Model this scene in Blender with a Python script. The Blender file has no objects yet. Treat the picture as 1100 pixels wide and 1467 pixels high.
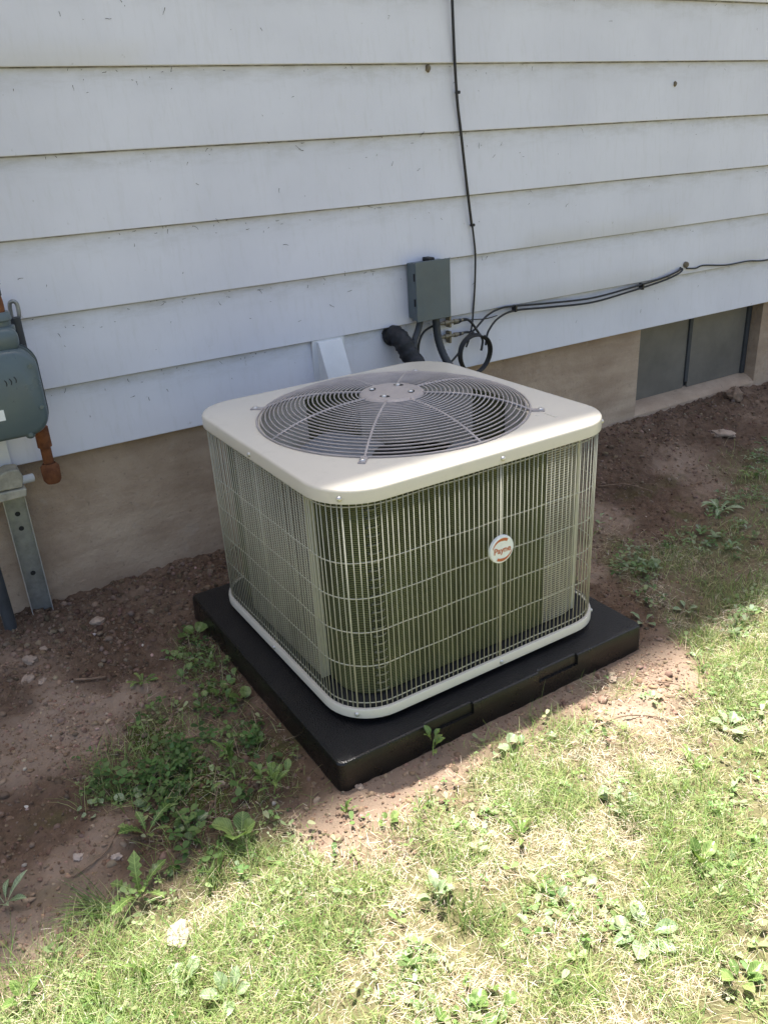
import bpy, math, random
import numpy as np
from mathutils import Vector, Matrix
rnd = random.Random(7)
rng = np.random.default_rng(11)
S = bpy.context.scene
COL = S.collection
R = math.radians

# ------------------------------------------------------------------ camera
YAW, PITCH, ROLL = 0.5227, 0.4244, 0.0589
cam_d = bpy.data.cameras.new('camera'); cam = bpy.data.objects.new('camera', cam_d); COL.objects.link(cam)
fwd = Vector((math.sin(YAW)*math.cos(PITCH), math.cos(YAW)*math.cos(PITCH), -math.sin(PITCH)))
rgt = Vector((math.cos(YAW), -math.sin(YAW), 0)); dwn = fwd.cross(rgt)
cr, sr = math.cos(ROLL), math.sin(ROLL)
r2 = cr*rgt + sr*dwn; d2 = -sr*rgt + cr*dwn
m = Matrix.Identity(4)
for i in range(3):
    m[i][0] = r2[i]; m[i][1] = -d2[i]; m[i][2] = -fwd[i]
m.translation = (0, -2.4636, 1.2928)
cam.matrix_world = m
cam_d.sensor_fit = 'VERTICAL'; cam_d.sensor_height = 36; cam_d.sensor_width = 27
cam_d.lens = 36*1174.9/1467
cam_d.clip_start = .02; cam_d.clip_end = 500
S.camera = cam

# ------------------------------------------------------------------ light
SUN = Vector((0.07, 0.1945, 1.0)).normalized()          # towards the sun: high, behind the house
el = math.asin(SUN.z); az = math.atan2(SUN.x, SUN.y)
W = bpy.data.worlds.new('World'); S.world = W; W.use_nodes = True
nt = W.node_tree; nt.nodes.clear()
sky = nt.nodes.new('ShaderNodeTexSky'); sky.sky_type = 'NISHITA'; sky.sun_disc = False
sky.sun_elevation = el; sky.sun_rotation = az; sky.air_density = 1.0; sky.dust_density = 4.0; sky.ozone_density = 0.6
bg = nt.nodes.new('ShaderNodeBackground'); bg.inputs[1].default_value = 0.085
wo = nt.nodes.new('ShaderNodeOutputWorld')
nt.links.new(sky.outputs[0], bg.inputs[0]); nt.links.new(bg.outputs[0], wo.inputs[0])
sl = bpy.data.lights.new('sun', 'SUN'); sl.energy = 5.0; sl.angle = R(1.6); sl.color = (1, .965, .91)
so = bpy.data.objects.new('sun', sl); COL.objects.link(so)
so.rotation_euler = SUN.to_track_quat('Z', 'Y').to_euler(); so.location = (2, 3, 8)
S.view_settings.view_transform = 'Standard'; S.view_settings.look = 'None'
S.view_settings.gamma = 1; S.view_settings.use_curve_mapping = False
S.view_settings.exposure = 1.66
S.render.engine = 'CYCLES'
S.cycles.max_bounces = 8; S.cycles.diffuse_bounces = 5; S.cycles.transmission_bounces = 4; S.cycles.transparent_max_bounces = 4

# ------------------------------------------------------------------ materials
class NT:
    def __init__(s, name):
        s.m = bpy.data.materials.new(name); s.m.use_nodes = True
        s.t = s.m.node_tree; s.n = s.t.nodes; s.l = s.t.links
        s.b = s.n['Principled BSDF']
    def node(s, typ, **kw):
        n = s.n.new(typ)
        for k, v in kw.items():
            if k.startswith('i_'):
                n.inputs[int(k[2:])].default_value = v
            else:
                setattr(n, k, v)
        return n
    def link(s, a, b): s.l.new(a, b)
    def coord(s, kind='Object', scale=(1,1,1)):
        tc = s.node('ShaderNodeTexCoord'); mp = s.node('ShaderNodeMapping'); mp.inputs[3].default_value = scale
        s.link(tc.outputs[kind], mp.inputs[0]); return mp.outputs[0]
    def noise(s, scale, detail=6, rough=.6, vec=None, dist=0.):
        n = s.node('ShaderNodeTexNoise'); n.inputs['Scale'].default_value = scale; n.inputs['Detail'].default_value = detail
        n.inputs['Roughness'].default_value = rough; n.inputs['Distortion'].default_value = dist
        if vec is not None: s.link(vec, n.inputs['Vector'])
        return n.outputs[0]
    def ramp(s, fac, stops):
        r = s.node('ShaderNodeValToRGB'); e = r.color_ramp.elements
        while len(e) < len(stops): e.new(.5)
        for el_, (p_, c) in zip(e, stops):
            el_.position = p_; el_.color = (*c, 1) if len(c) == 3 else c
        s.link(fac, r.inputs[0]); return r.outputs[0]
    def mix(s, fac, a, b, mode='MIX'):
        x = s.node('ShaderNodeMix'); x.data_type = 'RGBA'; x.blend_type = mode
        for v, k in ((fac, 0), (a, 6), (b, 7)):
            if hasattr(v, 'links'): s.link(v, x.inputs[k])
            elif k == 0: x.inputs[0].default_value = v
            else: x.inputs[k].default_value = (*v, 1)
        return x.outputs[2]
    def bump(s, h, strength=.3, dist=.01):
        b = s.node('ShaderNodeBump'); b.inputs['Strength'].default_value = strength; b.inputs['Distance'].default_value = dist
        s.link(h, b.inputs['Height']); s.link(b.outputs[0], s.b.inputs['Normal'])
    def set(s, color=None, rough=None, metal=None, spec=None):
        for v, k in ((color, 'Base Color'), (rough, 'Roughness'), (metal, 'Metallic'), (spec, 'Specular IOR Level')):
            if v is None: continue
            if hasattr(v, 'links'): s.link(v, s.b.inputs[k])
            elif k == 'Base Color': s.b.inputs[k].default_value = (*v, 1)
            else: s.b.inputs[k].default_value = v
        return s

def var(name, c, rough=.5, metal=0., amt=.2, scale=8., bump=0., bscale=60., spec=.5, c2=None):
    """paint/plastic/metal with blotchy variation"""
    k = NT(name); v = k.coord()
    f = k.noise(scale, 5, .65, v)
    dark = c2 or tuple(x*(1-amt) for x in c); lite = tuple(min(1, x*(1+amt*.5)) for x in c)
    col = k.ramp(f, [(.3, dark), (.55, c), (.75, lite)])
    r = k.node('ShaderNodeMapRange'); r.inputs[1].default_value = .3; r.inputs[2].default_value = .7
    r.inputs[3].default_value = max(0, rough-.1); r.inputs[4].default_value = min(1, rough+.1)
    k.link(k.noise(scale*3, 4, .6, v), r.inputs[0])
    k.set(col, r.outputs[0], metal, spec)
    if bump: k.bump(k.noise(bscale, 4, .6, v), bump, .004)
    return k.m

MAT = {}
# siding: white aluminium, weathered
k = NT('siding'); v = k.coord('Object')
f1 = k.noise(2.2, 6, .6, v); c = k.ramp(f1, [(.25, (.635, .635, .68)), (.6, (.715, .715, .76))])
vs = k.coord('Object', (60, 60, 9)); stk = k.noise(1., 4, .7, vs)
c = k.mix(k.ramp(stk, [(.52, (0,0,0)), (.85, (.30,.30,.30))]), c, (.50, .50, .46))
sp = k.noise(48, 2, .5, v); c = k.mix(k.ramp(sp, [(.735, (0,0,0)), (.80, (.4,.4,.4))]), c, (.36, .35, .31))
# gap shadow under the laps, painted in together with dirt: a thin broken line along the top of each exposed face
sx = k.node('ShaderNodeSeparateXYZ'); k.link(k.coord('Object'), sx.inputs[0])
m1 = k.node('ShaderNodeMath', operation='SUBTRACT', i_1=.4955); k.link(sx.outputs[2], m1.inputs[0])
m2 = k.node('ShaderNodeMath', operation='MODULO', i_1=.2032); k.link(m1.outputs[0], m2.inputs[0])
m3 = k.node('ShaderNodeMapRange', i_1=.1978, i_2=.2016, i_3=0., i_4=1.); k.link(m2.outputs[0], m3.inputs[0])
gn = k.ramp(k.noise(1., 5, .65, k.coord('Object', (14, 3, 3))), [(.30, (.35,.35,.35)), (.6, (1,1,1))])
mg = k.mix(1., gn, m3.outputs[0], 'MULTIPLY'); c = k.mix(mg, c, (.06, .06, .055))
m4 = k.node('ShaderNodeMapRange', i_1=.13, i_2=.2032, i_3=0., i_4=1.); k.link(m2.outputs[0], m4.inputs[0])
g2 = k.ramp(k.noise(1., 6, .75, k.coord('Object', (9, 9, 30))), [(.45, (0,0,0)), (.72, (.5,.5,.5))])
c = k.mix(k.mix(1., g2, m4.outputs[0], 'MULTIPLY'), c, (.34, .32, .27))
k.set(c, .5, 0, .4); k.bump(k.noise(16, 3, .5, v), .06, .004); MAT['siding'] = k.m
# foundation parged concrete
k = NT('concrete'); v = k.coord('Object')
c = k.ramp(k.noise(2.6, 8, .65, v, .4), [(.25, (.30, .215, .145)), (.5, (.47, .355, .255)), (.75, (.61, .48, .355))])
vs = k.coord('Object', (1.2, 1, 7)); c = k.mix(k.ramp(k.noise(2., 5, .6, vs), [(.45, (0,0,0)), (.7, (.55,.55,.55))]), c, (.30, .205, .14))
c = k.mix(k.ramp(k.noise(55, 3, .6, v), [(.62, (0,0,0)), (.75, (.5,.5,.5))]), c, (.14, .115, .09))
c = k.mix(k.ramp(k.noise(9, 4, .6, v, 1.), [(.62, (0,0,0)), (.72, (.35,.35,.35))]), c, (.52, .44, .36))
k.set(c, .92, 0, .2); k.bump(k.noise(30, 9, .72, v), .9, .008); MAT['concrete'] = k.m
k = NT('beige_paint'); v = k.coord(); c = k.ramp(k.noise(3, 4, .5, v), [(.3, (.64, .59, .495)), (.7, (.67, .62, .52))])
c = k.mix(k.ramp(k.noise(22, 6, .7, v, .4), [(.55, (0,0,0)), (.78, (.22,.22,.22))]), c, (.42, .38, .31))
c = k.mix(k.ramp(k.noise(150, 2, .5, v), [(.70, (0,0,0)), (.76, (.35,.35,.35))]), c, (.36, .32, .26))
k.set(c, .25, 0, .5); MAT['paint'] = k.m
MAT['wire'] = var('coated_wire', (.50, .475, .37), .38, 0, .12, 20)
MAT['ring'] = var('grille_wire', (.39, .35, .33), .4, .0, .2, 20)
MAT['hub'] = var('hub_plate', (.40, .355, .33), .42, 0, .1, 15)
MAT['pad'] = var('black_plastic', (.008, .0075, .007), .30, 0, .4, 5, .3, 260, .4)
k = NT('pad_top'); v = k.coord()
c = k.ramp(k.noise(7, 5, .6, v), [(.3, (.006,.006,.007)), (.75, (.014,.0135,.014))])
c = k.mix(k.ramp(k.noise(14, 6, .7, v, .5), [(.58, (0,0,0)), (.8, (.25,.25,.25))]), c, (.06, .05, .04))
k.set(c, .34, 0, .42); k.bump(k.noise(330, 2, .5, v), 1., .003); MAT['pad_top'] = k.m
def coil(name, a, b, sc):
    k = NT(name); v = k.coord()
    w = k.node('ShaderNodeTexWave', wave_type='BANDS', bands_direction='Z'); w.inputs['Scale'].default_value = sc
    w.inputs['Distortion'].default_value = .25; w.inputs['Detail'].default_value = 2; k.link(v, w.inputs[0])
    c = k.mix(w.outputs[1], a, b)
    c = k.mix(k.ramp(k.noise(12, 5, .6, k.coord('Object', (1, 1, .35))), [(.4, (0,0,0)), (.7, (.6,.6,.6))]), c, tuple(x*.5 for x in a))
    k.set(c, .6, .2, .3); k.bump(w.outputs[1], .6, .003); return k.m
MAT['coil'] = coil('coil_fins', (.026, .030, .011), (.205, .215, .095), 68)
MAT['coil_light'] = coil('coil_fins_pale_backlit', (.12, .11, .078), (.58, .54, .42), 50)  # pale left fin face; on the front coil it paints backlight into the fins
MAT['bend'] = var('tube_bend', (.26, .25, .16), .5, .2, .2, 30)
MAT['dark'] = var('dark_interior', (.02, .02, .02), .7, 0, .3)
MAT['alu'] = var('aluminium', (.5, .5, .48), .4, .6, .15, 20)
MAT['steel'] = var('screw_steel', (.6, .58, .55), .35, .8, .15, 40)
MAT['fan'] = var('fan_blade', (.30, .33, .38), .4, .2, .12, 6)
MAT['white'] = var('badge_white', (.82, .83, .80), .3, 0, .04, 30)
MAT['orange'] = var('badge_orange', (.50, .13, .045), .4, 0, .08, 30)
MAT['box'] = var('grey_enamel', (.105, .132, .142), .42, 0, .12, 9, .05, 200)
MAT['conduit'] = var('grey_conduit', (.036, .040, .044), .6, 0, .15, 20)
MAT['cable'] = var('black_cable', (.012, .012, .014), .42, 0, .3, 30)
MAT['foam'] = var('black_foam', (.010, .011, .014), .6, 0, .4, 30, 1., 60)
MAT['sealant'] = var('sealant', (.20, .165, .11), .9, 0, .4, 60, .8, 120)
MAT['brass'] = var('brass', (.23, .20, .14), .5, .5, .25, 60)
MAT['rust'] = var('rust', (.20, .075, .03), .85, .1, .6, 26, .7, 90, .3, (.05, .022, .014))
MAT['rust_bright'] = var('rust_orange', (.20, .08, .035), .85, .1, .5, 30, .6, 100, .3, (.10, .036, .018))
MAT['meter'] = var('meter_enamel', (.10, .132, .137), .34, 0, .14, 6, .06, 120)
MAT['galv'] = var('galvanised', (.34, .35, .34), .45, .65, .25, 30, .1, 120)
MAT['galv_edge'] = var('galvanised_edge', (.62, .61, .58), .4, .5, .15, 30)
MAT['cream'] = var('weathered_cream', (.46, .42, .32), .7, 0, .45, 22, .4, 80)
MAT['white_paint'] = var('white_paint', (.72, .73, .74), .5, 0, .08, 12, .08, 60)
MAT['black_paint'] = var('black_mark', (.01, .01, .012), .6)
MAT['red'] = var('red_sticker', (.5, .02, .03), .5)
MAT['yellow'] = var('pale_sticker', (.5, .48, .25), .5)
MAT['pane'] = var('dusty_pane', (.19, .175, .15), .42, 0, .3, 4, .05, 30)
MAT['frame'] = var('dark_frame', (.055, .06, .065), .6, 0, .3, 12)
MAT['roof'] = var('shingle', (.09, .085, .08), .9, 0, .4, 30, .8, 60)
MAT['stone'] = var('stone', (.38, .29, .22), .9, 0, .35, 30, .6, 120)
MAT['stone_pale'] = var('pale_stone', (.44, .36, .30), .9, 0, .25, 40, .6, 150)
MAT['twig'] = var('twig_bark', (.22, .15, .10), .9, 0, .4, 50)
MAT['clip'] = var('dried_clippings', (.05, .045, .03), .9, 0, .4, 50)

def veg(name, use_attr=True, ramp=None, trans=.35, rough=.45):
    k = NT(name)
    if use_attr:
        a = k.node('ShaderNodeAttribute', attribute_name='col'); c = a.outputs[0]
    else:
        oi = k.node('ShaderNodeObjectInfo'); c = k.ramp(oi.outputs['Random'], ramp)
        v = k.coord(); c = k.mix(k.ramp(k.noise(5, 5, .65, v), [(.4, (0,0,0)), (.75, (.75,.75,.75))]), c, tuple(x*.55 for x in ramp[0][1]))
        c = k.mix(k.ramp(k.noise(9, 3, .6, v, .5), [(.64, (0,0,0)), (.70, (.55,.55,.55))]), c, (.30, .26, .10))
        sx = k.node('ShaderNodeSeparateXYZ'); k.link(v, sx.inputs[0])
        ab = k.node('ShaderNodeMath', operation='ABSOLUTE'); k.link(sx.outputs[1], ab.inputs[0])
        mr = k.node('ShaderNodeMapRange', i_1=.006, i_2=.018, i_3=.6, i_4=0.); k.link(ab.outputs[0], mr.inputs[0])
        u = k.node('ShaderNodeMath', operation='MULTIPLY_ADD', i_1=-.8); k.link(ab.outputs[0], u.inputs[0]); k.link(sx.outputs[0], u.inputs[2])
        sn = k.node('ShaderNodeMath', operation='MULTIPLY', i_1=62.); k.link(u.outputs[0], sn.inputs[0])
        sn2 = k.node('ShaderNodeMath', operation='SINE'); k.link(sn.outputs[0], sn2.inputs[0])
        m5 = k.node('ShaderNodeMapRange', i_1=.75, i_2=1., i_3=0., i_4=.35); k.link(sn2.outputs[0], m5.inputs[0])
        mx = k.node('ShaderNodeMath', operation='MAXIMUM'); k.link(mr.outputs[0], mx.inputs[0]); k.link(m5.outputs[0], mx.inputs[1])
        c = k.mix(mx.outputs[0], c, tuple(min(1, x*1.7) for x in ramp[2][1]))
    k.set(c, rough, 0, .4)
    tr = k.node('ShaderNodeBsdfTranslucent')
    hs = k.node('ShaderNodeMix'); hs.data_type = 'RGBA'; hs.blend_type = 'MULTIPLY'; hs.inputs[0].default_value = 1
    k.link(c, hs.inputs[6]); hs.inputs[7].default_value = (1.2, 1.25, .75, 1); k.link(hs.outputs[2], tr.inputs[0])
    ms = k.node('ShaderNodeMixShader'); ms.inputs[0].default_value = trans
    k.link(k.b.outputs[0], ms.inputs[1]); k.link(tr.outputs[0], ms.inputs[2])
    k.link(ms.outputs[0], k.n['Material Output'].inputs[0]); return k.m
MAT['grass'] = veg('grass_blade'); MAT['straw'] = veg('dry_straw', trans=.15, rough=.7)
MAT['leaf'] = veg('weed_leaf', False, rough=.33, ramp= [(0, (.10, .175, .045)), (.5, (.17, .26, .07)), (1, (.27, .345, .12))], trans=.35)
MAT['leaf_blue'] = veg('weed_leaf_pale', False, rough=.33, ramp= [(0, (.19, .27, .13)), (.5, (.27, .35, .19)), (1, (.38, .44, .28))], trans=.3)
MAT['crumb'] = None

# soil
k = NT('soil'); v = k.coord()
at = k.node('ShaderNodeAttribute', attribute_name='mask'); sep = k.node('ShaderNodeSeparateColor'); k.link(at.outputs[0], sep.inputs[0])
dirt = k.ramp(k.noise(3.2, 8, .68, v, .5), [(.25, (.075, .047, .031)), (.48, (.145, .095, .064)), (.72, (.25, .175, .122))])
dirt = k.mix(k.ramp(k.noise(34, 5, .65, v), [(.42, (0,0,0)), (.7, (.7,.7,.7))]), dirt, (.080, .053, .036))
dirt = k.mix(sep.outputs[2], dirt, (.34, .255, .188))
that = k.ramp(k.noise(28, 7, .7, v, .6), [(.25, (.07, .062, .03)), (.5, (.145, .13, .065)), (.75, (.25, .215, .12))])
moss = k.ramp(k.noise(60, 4, .7, v), [(.3, (.035, .04, .012)), (.7, (.10, .105, .03))])
c = k.mix(sep.outputs[0], dirt, that); c = k.mix(sep.outputs[1], c, moss)
k.set(c, .95, 0, .15); k.bump(k.noise(130, 8, .75, v), .9, .006); MAT['soil'] = k.m
k = NT('soil_crumb'); a = k.node('ShaderNodeAttribute', attribute_name='col'); k.set(a.outputs[0], .95, 0, .15)
k.bump(k.noise(400, 3, .6, k.coord()), .5, .002); MAT['crumb'] = k.m

# ------------------------------------------------------------------ mesh helpers
class MB:
    def __init__(s): s.v = []; s.f = []
    def add(s, vs, fs):
        o = len(s.v); s.v += [tuple(p) for p in vs]; s.f += [tuple(i+o for i in f) for f in fs]; return s
    def box(s, x0, x1, y0, y1, z0, z1, M=None):
        vs = [(x, y, z) for x in (x0, x1) for y in (y0, y1) for z in (z0, z1)]
        if M is not None: vs = [M @ Vector(p) for p in vs]
        return s.add(vs, [(0,1,3,2), (4,6,7,5), (0,4,5,1), (2,3,7,6), (0,2,6,4), (1,5,7,3)])
    def tube(s, pts, r, n=8, caps=True, closed=False):
        P = [Vector(p) for p in pts]; N = len(P)
        rs = r if hasattr(r, '__len__') else [r]*N
        rings = []; prev = None
        for i in range(N):
            if closed: t = P[(i+1) % N]-P[i-1]
            else: t = P[min(i+1, N-1)]-P[max(i-1, 0)]
            t.normalize()
            if prev is None:
                a = Vector((0, 0, 1)) if abs(t.z) < .9 else Vector((1, 0, 0)); u = t.cross(a).normalized()
            else:
                u = (prev-t*prev.dot(t)).normalized()
            prev = u; w = t.cross(u)
            rings.append([P[i]+rs[i]*(math.cos(2*math.pi*j/n)*u+math.sin(2*math.pi*j/n)*w) for j in range(n)])
        vs = [p for q in rings for p in q]; fs = []
        for i in range(N if closed else N-1):
            k2 = (i+1) % N
            for j in range(n):
                fs.append((i*n+j, i*n+(j+1) % n, k2*n+(j+1) % n, k2*n+j))
        if caps and not closed: fs += [tuple(range(n))[::-1], tuple((N-1)*n+j for j in range(n))]
        return s.add(vs, fs)
    def lathe(s, prof, n=32, axis='z', c=(0,0,0), close=False):
        vs = []; fs = []; m_ = len(prof); c = Vector(c)
        for i in range(n):
            a = 2*math.pi*i/n
            for (r, h) in prof:
                p = Vector((r*math.cos(a), r*math.sin(a), h))
                if axis == 'y': p = Vector((p.x, h, p.y))
                if axis == 'x': p = Vector((h, p.x, p.y))
                vs.append(c+p)
        for i in range(n):
            for j in range(m_ if close else m_-1):
                fs.append((i*m_+j, ((i+1) % n)*m_+j, ((i+1) % n)*m_+(j+1) % m_, i*m_+(j+1) % m_))
        return s.add(vs, fs)
    def prism(s, poly, z0, z1, axis='z'):
        n = len(poly)
        def mk(a, b, h): return (a, b, h) if axis == 'z' else ((a, h, b) if axis == 'y' else (h, a, b))
        vs = [mk(a, b, z0) for a, b in poly]+[mk(a, b, z1) for a, b in poly]
        return s.add(vs, [tuple(range(n))[::-1], tuple(range(n, 2*n))]+[(i, (i+1) % n, n+(i+1) % n, n+i) for i in range(n)])
    def loft(s, loops, cap0=False, cap1=False):
        n = len(loops[0]); vs = [p for L in loops for p in L]; fs = []
        for i in range(len(loops)-1):
            for j in range(n):
                fs.append((i*n+j, i*n+(j+1) % n, (i+1)*n+(j+1) % n, (i+1)*n+j))
        if cap0: fs.append(tuple(range(n))[::-1])
        if cap1: fs.append(tuple((len(loops)-1)*n+j for j in range(n)))
        return s.add(vs, fs)
    def mesh(s, name):
        me = bpy.data.meshes.new(name); me.from_pydata([tuple(p) for p in s.v], [], s.f)
        import bmesh
        b = bmesh.new(); b.from_mesh(me); bmesh.ops.recalc_face_normals(b, faces=b.faces); b.to_mesh(me); b.free()
        return me
    def build(s, name, mat, parent=None, smooth=None, bevel=0, seg=2):
        me = s.mesh(name); o = obj(name, me, mat, parent)
        if smooth is not None: shade(me, smooth)
        if bevel:
            b = o.modifiers.new('bevel', 'BEVEL'); b.width = bevel; b.segments = seg; b.limit_method = 'ANGLE'; b.angle_limit = R(35)
            shade(me, 180); b.harden_normals = True
        return o
def shade(me, deg):
    me.polygons.foreach_set('use_smooth', [True]*len(me.polygons))
    if deg < 179: me.set_sharp_from_angle(angle=R(deg))
def obj(name, me, mat, parent=None):
    o = bpy.data.objects.new(name, me); COL.objects.link(o)
    if mat is not None and me is not None and not me.materials: me.materials.append(MAT[mat] if isinstance(mat, str) else mat)
    o.parent = parent; return o
def tag(o, label, cat, group=None, kind=None):
    o['label'] = label; o['category'] = cat
    if group: o['group'] = group
    if kind: o['kind'] = kind
    return o
def empty(name, loc=(0,0,0), rz=0):
    o = bpy.data.objects.new(name, None); COL.objects.link(o); o.location = loc; o.rotation_euler.z = rz
    o.empty_display_size = .1; return o
def spline(pts, per=8):
    P = [Vector(p) for p in pts]; out = []
    for i in range(len(P)-1):
        p0, p1, p2, p3 = P[max(i-1, 0)], P[i], P[i+1], P[min(i+2, len(P)-1)]
        for j in range(per):
            t = j/per
            out.append(.5*((2*p1)+(p2-p0)*t+(2*p0-5*p1+4*p2-p3)*t*t+(3*p1-p0-3*p2+p3)*t**3))
    out.append(P[-1]); return out
def rrect(hx, hy, r, seg=12, z=0., cx=0., cy=0.):
    pts = []
    for (sx, sy, a0) in ((1, 1, 0), (-1, 1, 90), (-1, -1, 180), (1, -1, 270)):
        for i in range(seg+1):
            a = R(a0+90*i/seg); pts.append((cx+sx*(hx-r)+r*math.cos(a), cy+sy*(hy-r)+r*math.sin(a), z))
    return pts
def densify(loop, step):
    out = []
    n = len(loop)
    for i in range(n):
        a = Vector(loop[i]); b = Vector(loop[(i+1) % n]); k_ = max(1, int(math.ceil((b-a).length/step)))
        for j in range(k_): out.append(tuple(a.lerp(b, j/k_)))
    return out
def screw(parent, loc, axis='y', r=.006, mat='steel', name='screw'):
    s_ = -1 if axis == 'y' else 1
    b = MB(); b.lathe([(0, .0045*s_), (r*.55, .0042*s_), (r*.9, .0022*s_), (r, 0), (r, -.002*s_)], 12, axis, (0,0,0))
    b.box(-r*.6, r*.6, *((-.0048, -.0035) if axis == 'y' else (-.001, .001)), *((-.001, .001) if axis == 'y' else (.0035, .0048)))
    o = b.build(name, mat, parent, 40); o.location = loc; return o

# ------------------------------------------------------------------ noise & ground shape
def vnoise(x, y, seed):
    x = np.asarray(x, float); y = np.asarray(y, float)
    xi = np.floor(x).astype(np.int64); yi = np.floor(y).astype(np.int64); fx = x-xi; fy = y-yi
    fx = fx*fx*fx*(fx*(fx*6-15)+10); fy = fy*fy*fy*(fy*(fy*6-15)+10)
    def h(a, b):
        n = (a*374761393+b*668265263+seed*974634763) & 0xffffffff
        n = ((n ^ (n >> 13))*1274126177) & 0xffffffff
        return ((n ^ (n >> 16)) & 0xffff)/65535.
    a = h(xi, yi); b = h(xi+1, yi); c = h(xi, yi+1); d = h(xi+1, yi+1)
    return (a*(1-fx)+b*fx)*(1-fy)+(c*(1-fx)+d*fx)*fy
def fbm(x, y, sc, seed, octv=4, gain=.5):
    t = 0; a = 1; tot = 0
    for i in range(octv):
        t = t+a*vnoise(x*sc*2**i+17.3*i, y*sc*2**i-9.1*i, seed+i); tot += a; a *= gain
    return t/tot
def sstep(a, b, x):
    t = np.clip((x-a)/(b-a), 0, 1); return t*t*(3-2*t)
PC = (1.038, -.738); PHX, PHY, PZ = .468, .459, .0777; UYAW = .0156
def lawn(x, y):
    """how far the lawn covers the soil, 0..1"""
    n = fbm(x, y, 3.2, 5, 4)-.5; n2 = fbm(x, y, 11., 9, 3)-.5
    edge = -1.375 + .04*np.sin(x*2.1)                                  # lawn edge in front of the pad
    edge = np.where(x < .45, -1.24+.12*np.clip(x, -1, .45), edge)
    edge = edge + (0.70)*sstep(1.48, 1.85, x) + .22*sstep(2.1, 2.9, x)  # comes nearer the house right of the pad
    return sstep(-.06, .16, edge-y+n*.34+n2*.16)*(1-.55*sstep(-1.2, -1.05, y)*sstep(1.4, 1.6, x)*sstep(.58, .46, fbm(x, y, 6., 15, 4)))
def weedy(x, y):
    """the weedy shade strip left of the pad"""
    d = np.hypot((x-.36)/.26, (y+.95)/.36); d2 = np.hypot((x-.49)/.085, (y+.60)/.26)
    n = fbm(x, y, 5., 21, 4)-.5
    return np.clip(np.maximum(sstep(1.15, .45, d+n*.9), sstep(1.2, .5, d2+n*.6)), 0, 1)
def H(x, y, fine=True):
    x = np.asarray(x, float); y = np.asarray(y, float)
    L = lawn(x, y)
    z = .035*sstep(-.55, .03, y)*(1+1.0*sstep(1.6, 2.7, x)) - .012*sstep(-.3, .3, y)*sstep(.1, -.2, x)
    z = z + .035*(fbm(x, y, 1.3, 31, 3)-.5)*sstep(0, .5, np.hypot(np.maximum(abs(x-PC[0])-.45, 0), np.maximum(abs(y-PC[1])-.45, 0))+.0)
    z = z + .022*(fbm(x, y, 6.5, 41, 4)-.5)
    if fine:
        dirt = 1-.75*L
        z = z + dirt*.030*(fbm(x, y, 20, 51, 4, .62)-.5) + dirt*.016*np.abs(fbm(x, y, 38, 57, 2)-.5) + dirt*.006*(vnoise(x*105, y*105, 77)-.5)
        z = z + .012*L*(fbm(x, y, 26, 59, 3)-.5)
    z = z + .02*sstep(-2., -6., y)*0
    # settles under the pad, with a little soil pushed up along its front and left edges
    dx = abs(x-PC[0])-PHX; dy = abs(y-PC[1])-PHY; d = np.maximum(dx, dy)
    z = z*(.2+.8*sstep(.0, .16, d)) + .004*sstep(.06, .01, d) - .004
    z = np.where(d < -.015, np.minimum(z, -.01)-.015, z)
    return z
def G(x, y): return float(H(np.array([x]), np.array([y]))[0])

def axis_pts(lo, hi, step, far0, far1):
    c = list(np.arange(lo, hi+1e-6, step)); s_ = step; p_ = lo; L = []
    while p_ > far0: s_ *= 1.35; p_ -= s_; L.append(p_)
    s_ = step; p_ = hi; Rr = []
    while p_ < far1: s_ *= 1.35; p_ += s_; Rr.append(p_)
    return np.array(L[::-1]+c+Rr)
gx = axis_pts(-.45, 3.95, .0076, -90, 95); gy = axis_pts(-2.25, .06, .0076, -95, 80)
XX, YY = np.meshgrid(gx, gy); ZZ = H(XX, YY)
def grid_mesh(name, X, Y, Z):
    ny, nx = X.shape; me = bpy.data.meshes.new(name)
    me.vertices.add(nx*ny); me.vertices.foreach_set('co', np.stack([X, Y, Z], -1).astype(np.float32).ravel())
    i = np.arange((ny-1)*nx).reshape(ny-1, nx)[:, :-1].ravel()
    q = np.stack([i, i+1, i+nx+1, i+nx], 1).astype(np.int32); n = len(q)
    me.loops.add(n*4); me.loops.foreach_set('vertex_index', q.ravel()); me.polygons.add(n)
    me.polygons.foreach_set('loop_start', np.arange(0, n*4, 4, dtype=np.int32)); me.polygons.foreach_set('use_smooth', np.ones(n, bool))
    me.update(); me.validate(); return me
gm = grid_mesh('ground', XX, YY, ZZ)
Lm = lawn(XX, YY)
ms = sstep(.55, .70, fbm(XX, YY, 7., 61, 4))*(1-.5*Lm)*np.clip(weedy(XX, YY)*1.1+.55*sstep(1.6, 2., XX)*sstep(.6, .1, Lm)*sstep(-.3, -.55, YY)+.8*sstep(.5, .1, np.hypot((XX-.05)/.5, (YY+1.0)/.35)), 0, 1)
def dust_sunf(x, y, L):
    d = sstep(.5, .72, fbm(x, y, 2.6, 71, 4))*(1-L)*.75*sstep(-.08, -.3, y)
    return np.clip(d+.8*sstep(1., .3, np.hypot((x-.1)/.3, (y+.62)/.22)+.8*(fbm(x, y, 6, 73, 3)-.5)) + .6*(1-L)*sstep(-1.12, -1.25, y), 0, 1)  # patches of dust; last term paints sunlight as paler soil before the pad
dust_sun = dust_sunf(XX, YY, Lm)
ca = gm.color_attributes.new('mask', 'FLOAT_COLOR', 'POINT')
ca.data.foreach_set('color', np.stack([Lm, ms, dust_sun, np.ones_like(Lm)], -1).astype(np.float32).ravel())
ground = obj('ground', gm, 'soil'); ground['kind'] = 'structure'
ground['label'] = 'bare brown soil and patchy lawn below the house wall'

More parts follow.
